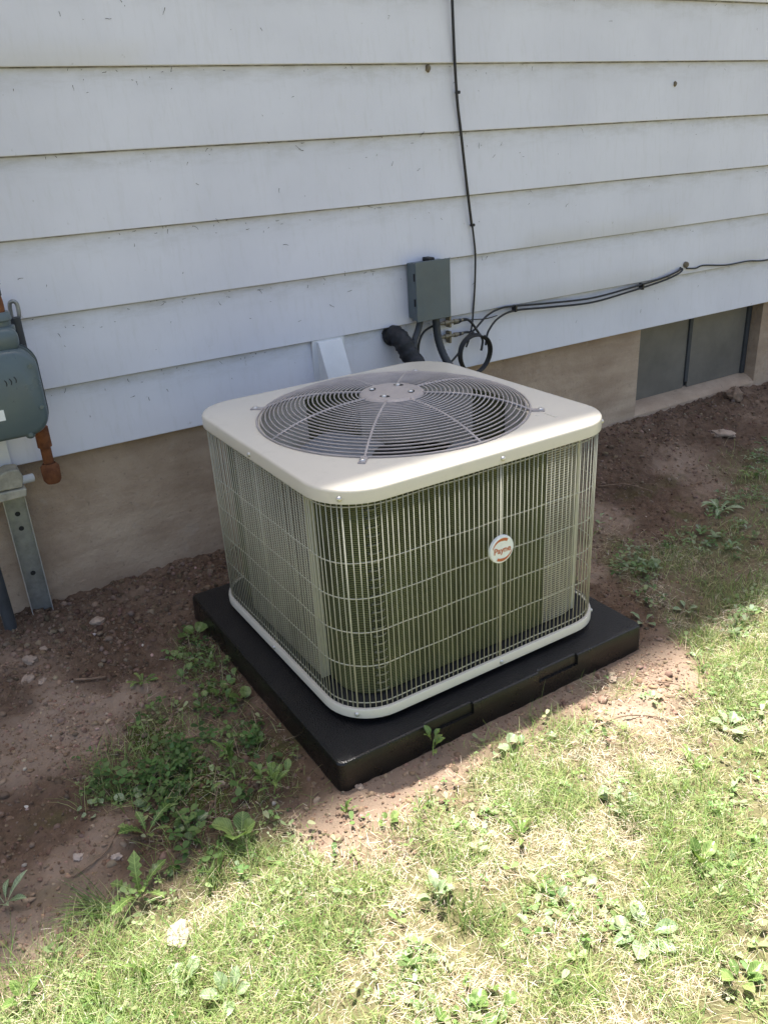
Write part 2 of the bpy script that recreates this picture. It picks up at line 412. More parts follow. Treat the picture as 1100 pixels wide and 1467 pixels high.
# ------------------------------------------------------------------ house
house = tag(empty('house', (1.5, .03, 0)), 'house with white lap siding over a tan parged foundation', 'house')
HX0, HX1 = -1.6, 6.2
def hobj(b, name, mat, parent=house, **kw):
    o = b.build(name, mat, parent, **kw)
    return o
# all house meshes are modelled in world coordinates; parts are shifted back by the Empty's location
def hpart(b, name, mat, parent=house, **kw):
    p0 = Vector((1.5, .03, 0))
    b.v = [tuple(Vector(p)-p0) for p in b.v]
    return b.build(name, mat, parent, **kw)
ZB, EX = .4955, .2032
nb = 10
xs = np.arange(HX0, HX1+1e-6, .12)
for i in range(nb):
    z0 = ZB+i*EX; loops = []
    for x in xs:
        w = .0016*(vnoise(x*1.1+i*7.7, i*3.1, 3)-.5)*2; zz = .0022*(float(vnoise(np.array(x*.7), np.array(i*5.3), 4))-.5)
        w = float(w)
        loops.append([(x, .0008, z0+zz), (x, 0, z0+.002+zz), (x, .0048+w, z0+.07), (x, .0098+w, z0+.14), (x, .0148, z0+.216), (x, .029, z0+.216), (x, .029, z0+.018), (x, .0042, z0+.016), (x, .0026, z0+zz)])
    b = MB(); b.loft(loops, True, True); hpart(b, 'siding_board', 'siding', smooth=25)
ZT = ZB+nb*EX
b = MB(); b.box(HX0, HX1, .006, .029, ZT+.0165, 4.95); hpart(b, 'upper_wall', 'siding')
b = MB(); b.box(HX0+.02, HX1-.02, .16, 6.5, -.3, 4.93); hpart(b, 'wall_core', 'white_paint')
b = MB(); b.box(.150, .196, -.012, -.0015, ZB-.012, ZB+.30); hpart(b, 'trim_strip', 'white_paint', bevel=.002)
# foundation with the window opening
FX0, FX1, FZ0 = 2.775, 3.605, .115
def wavy_block(x0, x1, z0, z1, y0=.03, y1=.075):
    b = MB(); nx = max(2, int((x1-x0)/.05)); nz = max(2, int((z1-z0)/.05))
    vs = []; fs = []
    for iz in range(nz+1):
        for ix in range(nx+1):
            x = x0+(x1-x0)*ix/nx; z = z0+(z1-z0)*iz/nz
            ed = 0 if ix in (0, nx) else 1
            vs.append((x, y0+ed*.005*(float(fbm(x, z, 4., 91, 3))-.5), z))
    for iz in range(nz):
        for ix in range(nx):
            a = iz*(nx+1)+ix; fs.append((a, a+1, a+nx+2, a+nx+1))
    b.add(vs, fs)
    b.add([(x0, y0, z0), (x0, y1, z0), (x0, y1, z1), (x0, y0, z1), (x1, y0, z0), (x1, y1, z0), (x1, y1, z1), (x1, y0, z1)], [(0,3,2,1), (4,5,6,7), (3,7,6,2)])
    return b
fo = hpart(wavy_block(HX0, FX0, -.3, ZB+.05, y1=.13), 'foundation', 'concrete', smooth=30)
hpart(wavy_block(FX1, HX1, -.3, ZB+.05, y1=.13), 'foundation', 'concrete', smooth=30)
b = MB(); b.prism([(.028, -.3), (.028, FZ0-.02), (.045, FZ0), (.125, FZ0+.03), (.125, -.3)], FX0-.01, FX1+.01, 'x'); hpart(b, 'window_sill', 'concrete', bevel=.004)
# basement window
win = hpart(MB().box(FX0+.001, FX1-.001, .112, .128, FZ0+.012, ZB+.03), 'basement_window', 'frame')
win['label'] = 'recessed two-pane basement window with dull dusty panes'
pm = .03
b = MB(); b.box(FX0+.004, 3.168, .100, .108, FZ0+.022, ZB+.02); hp = hpart(b, 'pane', 'pane', win); 
b = MB(); b.box(3.192, FX1-.03, .096, .104, FZ0+.022, ZB+.02); hpart(b, 'pane', 'pane', win)
b = MB(); b.box(3.169, 3.191, .092, .111, FZ0+.05, ZB+.02); hpart(b, 'mullion', 'frame', win, bevel=.002)
b = MB(); b.box(FX1-.029, FX1-.003, .085, .111, FZ0+.02, ZB+.02); hpart(b, 'frame_side', 'frame', win, bevel=.002)
b = MB(); b.box(FX0+.003, FX1-.03, .084, .099, ZB-.012, ZB+.018); hpart(b, 'frame_head', 'frame', win, bevel=.002)
for wp in win.children: wp.location = (0, 0, 0)
for wp in win.children: wp.matrix_parent_inverse = Matrix.Identity(4)
# eave and roof
EY, EZ = -.248, 4.95
b = MB(); b.box(HX0-.3, HX1+.3, EY+.02, .05, EZ-.02, EZ); hpart(b, 'soffit', 'white_paint')
b = MB(); b.box(HX0-.3, HX1+.3, EY, EY+.018, EZ-.03, EZ+.12); hpart(b, 'fascia', 'white_paint', bevel=.003)
b = MB(); b.prism([(EY-.02, EZ+.125), (3.2, EZ+1.7), (6.8, EZ+.1), (6.8, EZ+.06), (3.2, EZ+1.65), (EY-.02, EZ+.105)], HX0-.35, HX1+.35, 'x'); hpart(b, 'roof', 'roof')

# ------------------------------------------------------------------ equipment pad
pad = empty('equipment_pad', (PC[0], PC[1], 0), UYAW)
tag(pad, 'low square black plastic equipment pad under the air conditioner', 'pad')
b = MB(); d_ = .007
b.loft([rrect(PHX, PHY, .018, 4, -.03), rrect(PHX, PHY, .018, 4, .035), rrect(PHX-.001, PHY-.001, .018, 4, .048)], True, False)
# upper tier with notches along the front edge: outline walks round the top
n1 = [(.798-PC[0], .935-PC[0]), (1.138-PC[0], 1.269-PC[0])]
def notch_outline(inset):
    o = rrect(PHX-inset, PHY-inset, .018, 4)
    # split front edge (y=-PHY) between corner 3 (left front) and corner 4 (right front)
    out = o[:15]; yb = -(PHY-inset)
    for a, c_ in n1:
        out += [(a, yb, 0), (a+.002, yb+d_, 0), (c_-.002, yb+d_, 0), (c_, yb, 0)]
    return out+o[15:]
def atz(o, z): return [(x, y, z) for x, y, _ in o]
b.loft([atz(notch_outline(.001), .0482), atz(notch_outline(.0015), PZ-.006), atz(notch_outline(.0035), PZ-.002), atz(notch_outline(.008), PZ)])
b.add(atz(rrect(PHX-.001, PHY-.001, .018, 4), .0481), [tuple(range(20))])
b.build('pad_body', 'pad', pad, smooth=28)
b = MB(); o_ = atz(notch_outline(.0075), PZ+.0003); b.add(o_, [tuple(range(len(o_)))])
b.add(atz(rrect(PHX-.02, PHY-.02, .02, 4), PZ-.004), [tuple(range(20))]); b.build('pad_surface', 'pad_top', pad)

# ------------------------------------------------------------------ air conditioner
ac = empty('air_conditioner', (PC[0], PC[1], PZ), UYAW)
tag(ac, 'beige outdoor air conditioner with round fan grille and wire guards', 'air conditioner')
s = .4005; CR = .120; Z0, Z1, Z2, Z3 = .0964-PZ, .1215-PZ, .6306-PZ, .6635-PZ     # base rim, top rim
GR, HOLE = .345, .337
def ring_loop(h, r, z): return densify(rrect(h, h, r, 10, z), .03)
def polar_match(loop, rad, z): return [(rad*math.cos(math.atan2(y, x)), rad*math.sin(math.atan2(y, x)), z) for x, y, _ in loop]
base_loop = ring_loop(s, CR, 0)
def scaled(inset, z):
    # same vertex count: inset by scaling each point towards the corner arcs
    out = []
    for x, y, _ in base_loop:
        cx = max(-(s-CR), min(s-CR, x)); cy = max(-(s-CR), min(s-CR, y)); dx, dy = x-cx, y-cy; L = math.hypot(dx, dy)
        out.append((cx+dx/L*(CR-inset), cy+dy/L*(CR-inset), z))
    return out
b = MB()
loops = [scaled(.010, Z2+.004), scaled(.003, Z2), scaled(0, Z2+.001), scaled(0, Z3-.007), scaled(.0010, Z3-.0032), scaled(.0028, Z3-.0010), scaled(.006, Z3), scaled(.022, Z3+.0015)]
lo = polar_match(base_loop, HOLE+.012, Z3+.0035); loops.append(lo)
for rr_, zz in ((HOLE+.003, Z3+.0045), (HOLE, Z3+.002), (HOLE-.001, Z3-.004), (HOLE-.004, Z3-.055)):
    loops.append(polar_match(base_loop, rr_, zz))
b.loft(loops); top = b.build('top_panel', 'paint', ac, smooth=60)
for xx in (.235, .262):
    bb = MB(); bb.box(xx, xx+.007, -.19-(xx-.235)*1.2-.09, -.19-(xx-.235)*1.2, Z3+.001, Z3+.0042); 
    bb.v = [((x*math.cos(.0)-y*0), y, z) for x, y, z in bb.v]
    bb.build('embossed_rib', 'paint', top, bevel=.0015)
# base pan
b = MB()
b.loft([scaled(.02, Z0+.003), scaled(.004, Z0), scaled(0, Z0+.002), scaled(0, Z1-.003), scaled(.002, Z1), scaled(.009, Z1), scaled(.010, Z1-.008), scaled(.10, Z1-.012)], True, True)
b.build('base_pan', 'paint', ac, smooth=50)
b = MB()
for sx in (-1, 1):
    for sy in (-1, 1):
        b = MB(); b.lathe([(0, -.001), (.03, -.001), (.03, Z0+.004), (0, Z0+.004)], 16, 'z', (sx*.27, sy*.27, 0)); b.build('foot', 'dark', ac, smooth=40)
# wire guard
guard = empty('wire_guard'); guard.parent = ac
def perim(h, r, t):
    """point at arc length t round the rounded square of half h, starting mid left side, running to the front"""
    L = 2*(h-r); q = math.pi*r/2; tot = 4*(L+q); t = t % tot
    segs = [('l', (-h, 0), (0, -1), L/2), ('c', (-h+r, -h+r), 180, q), ('l', (-h+r, -h), (1, 0), L), ('c', (h-r, -h+r), 270, q),
            ('l', (h, -h+r), (0, 1), L), ('c', (h-r, h-r), 0, q), ('l', (h-r, h), (-1, 0), L), ('c', (-h+r, h-r), 90, q), ('l', (-h, h-r), (0, -1), L/2)]
    for kd, a, d, ln in segs:
        if t <= ln:
            if kd == 'l': return (a[0]+d[0]*t, a[1]+d[1]*t)
            an = R(d)+t/r; return (a[0]+r*math.cos(an), a[1]+r*math.sin(an))
        t -= ln
    return (-h, 0)
gh, gr_ = s-.0085, CR-.0085
TOT = 4*(2*(gh-gr_)+math.pi*gr_/2); NW = 222
wm = MB().tube([(0, 0, Z1-.004), (0, 0, Z2+.004)], .00115, 6).mesh('wire'); shade(wm, 180)
QC = gh-gr_+math.pi*gr_/4      # arc length to the middle of the near corner
posts = [0., QC, gh-gr_+math.pi*gr_/2+(gh-gr_)+.028]
for i in range(NW):
    t = TOT*i/NW
    if min(abs(t-p_) for p_ in posts) < .004: continue
    x, y = perim(gh, gr_, t); w = obj('wire', wm, 'wire', guard); w.location = (x+rnd.gauss(0, .0002), y+rnd.gauss(0, .0002), 0)
    w.rotation_euler = (rnd.gauss(0, .0012), rnd.gauss(0, .0012), rnd.random()*6)
pmh = MB().tube([(0, 0, Z1-.004), (0, 0, Z2+.004)], .0021, 8).mesh('post'); shade(pmh, 180)
for p_ in posts+[posts[2]+.79, posts[2]+1.45]:
    x, y = perim(gh-.0005, gr_, p_); o = obj('post', pmh, 'wire', guard); o.location = (x, y, 0)
nh = 6
for i, fz in enumerate((0, .205, .385, .56, .735, 1.)):
    z = Z1+.012+(Z2-Z1-.022)*fz
    pts = [(*perim(gh-.0022, gr_-.0022, TOT*j/160), z+.0008*math.sin(j*.7+i)) for j in range(160)]
    MB().tube(pts, .0014 if 0 < i < nh-1 else .0014, 6, closed=True).build('crosswire', 'wire', guard, smooth=180)
# screws on rims
def on_rim(t, z, name='screw'):
    x, y = perim(s, CR, t); x2, y2 = perim(s, CR, t+.001); a = math.atan2(y2-y, x2-x)
    o = screw(ac, (x, y, z), 'y', .0062); o.rotation_euler.z = a
k1 = (s-CR); q1 = math.pi*CR/2
for t in (.0, k1+q1*.5, k1+q1+k1+.028, k1+q1+2*k1+q1*.55):
    on_rim(t, Z2+.013)
for t in (.0, k1+q1*.5, k1+q1+k1+.028, k1+q1+2*k1+q1*.55):
    on_rim(t, Z1-.012)
# coils
def strip(pts, z0, z1, th):
    b = MB(); n = len(pts); nrm = []
    for i in range(n):
        a = Vector(pts[max(i-1, 0)]); c_ = Vector(pts[min(i+1, n-1)]); d = (c_-a).normalized(); nrm.append(Vector((-d.y, d.x)))
    vs = []
    for i in range(n):
        p_ = Vector(pts[i]); q = p_+nrm[i]*th
        vs += [(p_.x, p_.y, z0), (p_.x, p_.y, z1), (q.x, q.y, z1), (q.x, q.y, z0)]
    fs = [(0, 1, 2, 3), (4*n-4, 4*n-1, 4*n-2, 4*n-3)]
    for i in range(n-1):
        for j in range(4): fs.append((4*i+j, 4*i+4+j, 4*i+4+(j+1) % 4, 4*i+(j+1) % 4))
    return b.add(vs, fs)
ch, cr_ = .352, .085
zc0, zc1 = Z1+.006, Z2+.01
CT = 4*(2*(ch-cr_)+math.pi*cr_/2)
cf = (ch-cr_)+math.pi*cr_/2
# (front coil and near corner)
pts = [perim(ch, cr_, t) for t in np.linspace(.16, cf+(ch-cr_)+.20, 60)]
strip(pts, zc0, zc1, .03).build('coil', 'coil', ac, smooth=40)
pts = [perim(ch, cr_, t) for t in np.linspace(cf+(ch-cr_)+.202, cf+2*(ch-cr_)+.045, 20)]
fe = strip(pts, zc0, zc1, .03).build('coil', 'coil_light', ac, smooth=40)  # same coil in a paler colour, backlight painted in
x, y = perim(ch-.002, cr_, cf+2*(ch-cr_)+.052)
MB().box(x-.006, x+.006, y-.012, y+.03, zc0, zc1).build('coil_end_plate', 'wire', ac, bevel=.001)
# left side: paler fin face standing forward of the rest
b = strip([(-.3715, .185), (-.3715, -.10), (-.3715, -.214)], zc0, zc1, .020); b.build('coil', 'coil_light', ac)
MB().box(-.3745, -.350, -.219, -.2145, zc0, zc1).build('coil_end_plate', 'wire', ac)
pts = [perim(ch, cr_, t) for t in np.linspace(CT-.16, CT-1.93+.55, 60)]; pts = pts[::-1]
strip(pts, zc0, zc1, .03).build('coil', 'coil', ac, smooth=40)
# hairpin bends of the coil at the near corner
for i in range(24):
    z = Z1+.015+i*.0208
    pts = [(*perim(ch+.005, cr_+.005, t), z) for t in np.linspace(QC+.006, QC+.030, 6)]
    pts = [(*perim(ch-.006, cr_, QC+.005), z)]+pts+[(*perim(ch-.006, cr_, QC+.031), z)]
    MB().tube(pts, .0016, 6).build('tube_bend', 'bend', ac, smooth=180)
# inner floor, fan, motor
b = MB(); b.loft([scaled(.0125, Z1-.006), scaled(.0125, Z1+.0005)], True, True); b.build('inner_floor', 'dark', ac)
MB().lathe([(HOLE-.003, Z3-.05), (HOLE-.003, Z3-.20), (HOLE+.01, Z3-.205)], 64).build('shroud', 'paint', ac, smooth=60)
fan = MB().lathe([(0, Z3-.10), (.05, Z3-.105), (.06, Z3-.115), (.06, Z3-.18), (0, Z3-.185)], 32).build('fan', 'dark', ac, smooth=40)
for i in range(3):
    b = MB(); a0 = R(-15+120*i); vs = []; fs = []
    for ir in range(7):
        r_ = .055+(.315-.055)*ir/6; sp_ = R(62)*(1-.25*ir/6)
        for ia in range(9):
            u = ia/8-.5; a = a0+sp_*u+.25*ir/6; z = Z3-.15-.075*u*(1-.35*ir/6)-.012*(u*u)
            vs.append((r_*math.cos(a), r_*math.sin(a), z))
    for ir in range(6):
        for ia in range(8):
            q = ir*9+ia; fs.append((q, q+1, q+10, q+9))
    n = len(vs); vs += [(x, y, z-.002) for x, y, z in vs]; fs += [tuple(i_+n for i_ in f[::-1]) for f in fs]
    b.add(vs, fs); b.build('blade', 'fan', fan, smooth=180)
MB().lathe([(0, Z3-.19), (.07, Z3-.19), (.075, Z3-.20), (.075, Z3-.31), (0, Z3-.32)], 32).build('motor', 'dark', ac, smooth=40)
# fan grille: dome of rings on eight spokes
gri = empty('fan_grille'); gri.parent = ac
HUB = .083; DOME = .044
def dome(r_):
    t = max(0, min(1, (r_-HUB)/(GR-HUB))); return Z3+.006+DOME*(1-t**2.6)
NR = 24
for i in range(NR):
    r_ = HUB+.008+(GR-HUB-.008)*(i/(NR-1)); z = dome(r_)
    pts = [(r_*math.cos(2*math.pi*j/96), r_*math.sin(2*math.pi*j/96), z) for j in range(96)]
    MB().tube(pts, .0019 if i < NR-1 else .0026, 6, closed=True).build('ring', 'ring', gri, smooth=180)
for i in range(8):
    a = R(45*i+2); ext = (i % 2 == 1)
    rr_ = list(np.linspace(HUB-.01, GR, 14)); pts = [(q*math.cos(a), q*math.sin(a), dome(q)-.0008) for q in rr_]
    if ext:
        for q, dz in ((GR+.006, .0035), (GR+.016, .0032), (GR+.026, .0032)): pts.append((q*math.cos(a), q*math.sin(a), Z3+.0022+dz*.6))
    sp_ = MB().tube(pts, .0034, 8).build('spoke', 'ring', gri, smooth=180)
    if ext:
        fb = MB(); Mz = Matrix.Translation((math.cos(a)*(GR+.022), math.sin(a)*(GR+.022), Z3+.0025)) @ Matrix.Rotation(a, 4, 'Z')
        fb.box(-.020, .013, -.0085, .0085, 0, .0045, Mz); fb.build('spoke_foot', 'ring', gri, bevel=.001)
        o = screw(gri, (math.cos(a)*(GR+.024), math.sin(a)*(GR+.024), Z3+.0072), 'z', .0072)
hubp = MB().lathe([(0, dome(HUB)+.004), (HUB*.86, dome(HUB)+.0042), (HUB*.93, dome(HUB)+.003), (HUB, dome(HUB)-.002), (HUB-.003, dome(HUB)-.004), (0, dome(HUB)-.002)], 56).build('hub_plate', 'hub', gri, smooth=40)
for i in range(4):
    a = R(90*i+38); x, y = .052*math.cos(a), .052*math.sin(a); hz = dome(HUB)+.0046
    b = MB(); lp = [(x+.0095*math.cos(q)*1.35*math.cos(a+1.57)-.0072*math.sin(q)*math.sin(a+1.57), y+.0095*math.cos(q)*1.35*math.sin(a+1.57)+.0072*math.sin(q)*math.cos(a+1.57), hz) for q in np.linspace(0, 2*math.pi, 20, endpoint=False)]
    b.loft([lp, [(px, py, hz+.0008) for px, py, _ in lp]], True, True); b.build('slot', 'dark', gri)
    o = screw(gri, (x-.003, y, hz+.0008), 'z', .0068, name='bolt')
# badge
bx = 1.066-PC[0]; bz = .419-PZ
badge = MB().lathe([(0, -.0075), (.0325, -.0075), (.0345, -.006), (.035, -.003), (.035, 0), (0, 0)], 48, 'y').build('badge', 'white', ac, smooth=35)
badge.location = (bx, -gh-.001, bz); badge['label'] = 'round white badge with orange arcs and the word Payne'
def arc_band(r0, r1, a0, a1, taper):
    b = MB(); n = 24; vs = []; fs = []
    for i in range(n+1):
        t = i/n; a = R(a0+(a1-a0)*t); rm = (r0+r1)/2; hw = (r1-r0)/2*(min(1, .12+1.3*(t if taper > 0 else 1-t)))
        for q in (r1, r1-2*hw): vs += [(q*math.cos(a), -.0081, q*math.sin(a)), (q*math.cos(a), -.0074, q*math.sin(a))]
    for i in range(n):
        o = i*4; fs += [(o, o+4, o+6, o+2), (o+1, o+3, o+7, o+5), (o, o+1, o+5, o+4), (o+2, o+6, o+7, o+3)]
    return b.add(vs, fs)
arc_band(.0225, .0295, 165, 55, 1).build('arc', 'orange', badge); arc_band(.0225, .0295, -15, -125, 1).build('arc', 'orange', badge)
fc = bpy.data.curves.new('lettering', 'FONT'); fc.body = 'Payne'; fc.size = .0215; fc.align_x = 'CENTER'; fc.align_y = 'CENTER'; fc.extrude = .0003; fc.offset = .00035
fo_ = bpy.data.objects.new('lettering_tmp', fc); COL.objects.link(fo_); bpy.context.view_layer.update()
tm = bpy.data.meshes.new_from_object(fo_.evaluated_get(bpy.context.evaluated_depsgraph_get())); bpy.data.objects.remove(fo_)
tm.materials.clear(); to = obj('lettering', tm, 'orange', badge); to.rotation_euler = (R(90), 0, 0); to.location = (0, -.0079, -.001)

# ------------------------------------------------------------------ disconnect box & plumbing
bxo = empty('disconnect_box', (1.636, 0, .715)); tag(bxo, 'grey metal electrical disconnect box screwed to the siding', 'electrical box')
MB().box(-.068, .068, -.052, .004, .004, .192).build('box_body', 'box', bxo, bevel=.003)
cv = MB().box(-.072, .072, -.0585, -.0535, -.004, .198).build('cover', 'box', bxo, bevel=.002)
MB().box(-.0715, -.069, -.0534, -.030, .0, .195).build('cover_flange', 'box', cv)
MB().box(.069, .0715, -.0534, -.030, .0, .195).build('cover_flange', 'box', cv)
MB().box(-.012, .014, -.050, -.010, .192, .206).build('hinge', 'black_paint', bxo, bevel=.003)
MB().box(.0722, .080, -.045, -.028, .025, .05).build('latch', 'black_paint', bxo, bevel=.003)
for z in (.05, .135): MB().box(-.0745, -.0722, -.052, -.046, z, z+.025).build('tab', 'black_paint', bxo)
def ribbed(pts, r, per=10):
    P = spline(pts, per); return MB().tube(P, [r*(1+.05*(i % 2)) for i in range(len(P))], 12)
c1 = ribbed([(1.597, -.028, .725), (1.592, -.03, .700), (1.578, -.035, .672), (1.558, -.045, .645), (1.545, -.06, .60)], .0115).build('conduit', 'conduit', None, smooth=180)
tag(c1, 'grey flexible conduit bending from the box into the black pipe insulation', 'conduit')
c2 = ribbed([(1.662, -.028, .725), (1.663, -.03, .68), (1.667, -.035, .63), (1.675, -.06, .57), (1.69, -.12, .50), (1.66, -.22, .42), (1.56, -.32, .36), (1.45, -.36, .34)], .0135).build('conduit', 'conduit', None, smooth=180)
tag(c2, 'grey flexible conduit hanging straight down from the box', 'conduit')
P = spline([(1.49, .012, .665), (1.497, -.02, .672), (1.506, -.05, .650), (1.518, -.07, .610), (1.535, -.10, .565), (1.55, -.16, .50), (1.50, -.26, .40), (1.42, -.35, .33), (1.40, -.38, .30)], 7)
ip = tag(empty('insulated_pipe', (1.49, .01, .665)), 'thick black foam insulated refrigerant line leaving the siding behind the unit', 'pipe')
off = Vector((1.49, .01, .665))
MB().tube([p_-off for p_ in P], [.033*(1+.05*math.sin(i*1.3)+.05*math.sin(i*2.9)) for i in range(len(P))], 14).build('insulation', 'foam', ip, smooth=180)
b = MB(); b.lathe([(0, -.014), (.02, -.014), (.034, -.004), (.04, .002)], 14, 'y', (.012, 0, .022)); 
b.v = [(x+.004*math.sin(17*x+z*230), y, z*.8+.003*math.sin(x*300)) for x, y, z in b.v]; b.build('sealant', 'sealant', ip, smooth=180)
# vent hood (white wedge)
vh = empty('vent_hood', (1.245, 0, .55)); tag(vh, 'small white wedge-shaped vent hood on the lowest siding board', 'vent')
MB().box(-.062, .060, .002, .010, -.02, .150).build('back_plate', 'white_paint', vh, bevel=.001)
MB().prism([(.004, .142), (-.008, .142), (-.075, .0), (-.075, -.012), (.004, -.012)], -.044, .046, 'x').build('hood', 'white_paint', vh, bevel=.0015)

# ------------------------------------------------------------------ cables
def cable(name, pts, r, label, cat='cable', group=None, per=8, mat='cable'):
    o = MB().tube(spline(pts, per), r, 8).build(name, mat, None, smooth=180); return tag(o, label, cat, group)
def wy(z, r):   # y of a cable resting on the siding at height z
    return -r*1.05
va = empty('drop_cable', (1.775, 0, .62)); tag(va, 'black cable dropping straight down the siding past the grey box', 'cable')
off = Vector((1.775, 0, .62))
up = [(1.765, -.006, 2.5), (1.768, -.006, 2.1), (1.773, -.006, 1.686), (1.784, -.006, 1.43), (1.799, -.006, 1.31), (1.814, -.006, 1.195), (1.830, -.006, 1.08), (1.841, -.006, 1.005)]
lowp = [(1.843, -.005, 1.012), (1.850, -.006, .96), (1.856, -.006, .90), (1.853, -.006, .80), (1.845, -.006, .71), (1.836, -.010, .66), (1.818, -.016, .61), (1.800, -.02, .58)]
MB().tube([p_-off for p_ in spline(up, 8)], .0048, 8).build('twin_run', 'cable', va, smooth=180)
MB().tube([p_-off for p_ in spline(lowp, 8)], .0034, 8).build('single_run', 'cable', va, smooth=180)
for x, z in ((1.788, 1.425), (1.844, 1.005)):
    MB().box(x-.005-off.x, x+.009-off.x, -.012, .004, z-.005-off.z, z+.005-off.z).build('clip', 'cable', va, bevel=.003)
b1 = [(1.711, -.03, .531), (1.76, -.028, .567), (1.786, -.026, .609), (1.841, -.022, .642), (1.906, -.012, .681), (1.972, -.008, .697), (2.039, -.008, .696), (2.213, -.008, .683), (2.435, -.008, .672), (2.649, -.008, .684), (2.812, -.010, .698), (2.90, -.012, .712), (2.949, -.008, .726), (2.955, .02, .73)]
b2 = [(1.883, -.03, .575), (1.890, -.026, .60), (1.906, -.022, .629), (1.955, -.014, .663), (2.039, -.009, .679), (2.214, -.009, .667), (2.436, -.010, .655), (2.651, -.010, .670), (2.813, -.016, .688), (2.91, -.019, .706), (2.955, -.012, .722), (2.965, .02, .726)]
cable('coaxial_cable', b1, .0040, 'black coaxial cable sagging along the siding, upper of the pair', group='coaxial cables')
cable('coaxial_cable', b2, .0040, 'black coaxial cable sagging along the siding, lower of the pair', group='coaxial cables')
loop = []
for i in range(120):
    a = 2*math.pi*i/40+1.2; kx = 1+.06*math.sin(i*.13); loop.append((1.832+.069*kx*math.cos(a), -.030-.004*(i//40)-.004*math.sin(a*2), .553+.071*kx*math.sin(a)))
lc = MB().tube(loop, .0042, 8).build('coiled_cable', 'cable', None, smooth=180); tag(lc, 'spare black cable coiled into a ring below the grey box', 'cable')
cable('looped_cable', [(1.70, -.014, .682), (1.66, -.016, .680), (1.618, -.018, .666), (1.594, -.02, .633), (1.587, -.022, .583), (1.598, -.026, .540), (1.62, -.034, .48), (1.65, -.04, .42)], .0042, 'thin black cable arching down between the two grey conduits')
cable('loose_wire', [(1.752, -.012, .671), (1.775, -.012, .672), (1.793, -.010, .676), (1.841, -.008, .674), (1.90, -.007, .668), (1.955, -.007, .672)], .0020, 'thin black wire running right from the brass ground blocks')
cable('siding_wire', [(2.99, -.004, .722), (3.05, -.004, .716), (3.10, -.004, .722), (3.25, -.004, .706), (3.40, -.004, .706), (3.553, -.004, .695), (4.0, -.004, .696), (6.0, -.004, .696)], .0032, 'thin black wire running along the siding lip beyond the basement window')
cable('jumper_cable', [(1.789, -.014, .684), (1.81, -.016, .680), (1.828, -.02, .664), (1.848, -.026, .633), (1.868, -.03, .60), (1.862, -.034, .572), (1.858, -.034, .560)], .0046, 'short black cable from upper ground block into the cable ring')
cable('jumper_cable', [(1.789, -.014, .634), (1.81, -.018, .634), (1.835, -.024, .626)], .0046, 'short black cable from lower ground block into the cable ring')
for nm, z, lab in (('ground_block', .682, 'upper brass cable ground block beside the grey conduit'), ('ground_block', .633, 'lower brass cable ground block above the cable ring')):
    g = empty(nm, (1.735, 0, z)); tag(g, lab, 'connector', 'brass ground blocks')
    MB().box(-.006, .003, -.017, .008, -.028 if z < .66 else -.020, .024 if z > .66 else .016).build('bracket', 'brass', g, bevel=.002)
    MB().lathe([(0, -.048), (.0055, -.048), (.0062, -.03), (.0085, -.028), (.0085, -.012), (.006, -.010), (.006, .012), (.0085, .014), (.0085, .028), (.006, .03), (.0058, .054), (0, .054)], 10, 'x', (0, -.016, 0)).build('connector', 'brass', g, smooth=30)
    MB().lathe([(.0064, .034), (.0070, .035), (.0070, .044), (.0064, .045)], 10, 'x', (0, -.016, 0)).build('band', 'cable', g, smooth=30)
for (x, z) in ((2.045, .699), (2.11, .71), (2.37, .708), (2.73, .716), (2.975, .742)):
    pass
for (x, z, l_) in ((2.04, .688, 'black cable clip where the cable pair leaves the siding lip'), (2.72, .682, 'black cable clip on the cable pair above the basement window')):
    cl = MB().box(x-.005, x+.005, -.017, .006, z-.014, z+.012).build('cable_clip', 'cable', None, bevel=.002); tag(cl, l_, 'clip')
nl = MB().lathe([(0, -.012), (.011, -.010), (.013, -.004), (.012, .008)], 12, 'y', (2.985, 0, .738)).build('wall_grommet', 'sealant', None, smooth=60)
tag(nl, 'grey blob of sealant where the cables enter the siding', 'sealant')

# ------------------------------------------------------------------ gas meter, pipes, strut
gm_ = empty('gas_meter', (.148, -.14, .63)); tag(gm_, 'grey-green gas meter with rounded case hanging on the siding', 'gas meter')
def face_outline(hx, hz, r, bump=.012):
    o = rrect(hx, hz, r, 8); return [(x, y) for x, y, _ in o]
def case(hx, z0, z1, r, y0, y1, inset):
    o0 = [(x, 0, (z0+z1)/2+z) for x, z in face_outline(hx, (z1-z0)/2, r)]
    def at(y, k_):
        cz = (z0+z1)/2
        return [(x*(1-k_/hx), y, cz+(z-cz)*(1-k_/((z1-z0)/2))) for x, _, z in o0]
    b = MB(); b.loft([at(y1, inset), at(y1-.012, 0), at(y0+.018, 0), at(y0+.006, inset*.35), at(y0, inset)], True, True); return b
case(.152, .0, .232, .055, -.066, .045, .012).build('case', 'meter', gm_, smooth=50)
case(.160, -.007, .239, .06, -.012, .004, .003).build('seam_flange', 'meter', gm_, smooth=50)
case(.125, .222, .285, .026, -.050, .030, .010).build('head', 'meter', gm_, smooth=50)
for (x, z) in ((.132, .185), (.137, .075), (.095, .008), (-.132, .185), (-.137, .075), (-.095, .008), (.0, .004)):
    bo = MB().lathe([(0, -.062), (.009, -.062), (.0135, -.058), (.016, -.01), (.016, 0)], 14, 'y', (x, 0, z)).build('boss', 'meter', gm_, smooth=50)
    MB().lathe([(0, -.068), (.006, -.068), (.007, -.062), (0, -.061)], 6, 'y', (x, 0, z)).build('bolt', 'meter', bo)
b = MB(); b.lathe([(0, .320), (.026, .320), (.030, .315), (.031, .300), (.027, .297), (.026, .285), (.034, .283), (.034, .27)], 20, 'z', (.092, -.005, 0)); b.build('swivel_nut', 'meter', gm_, smooth=35)
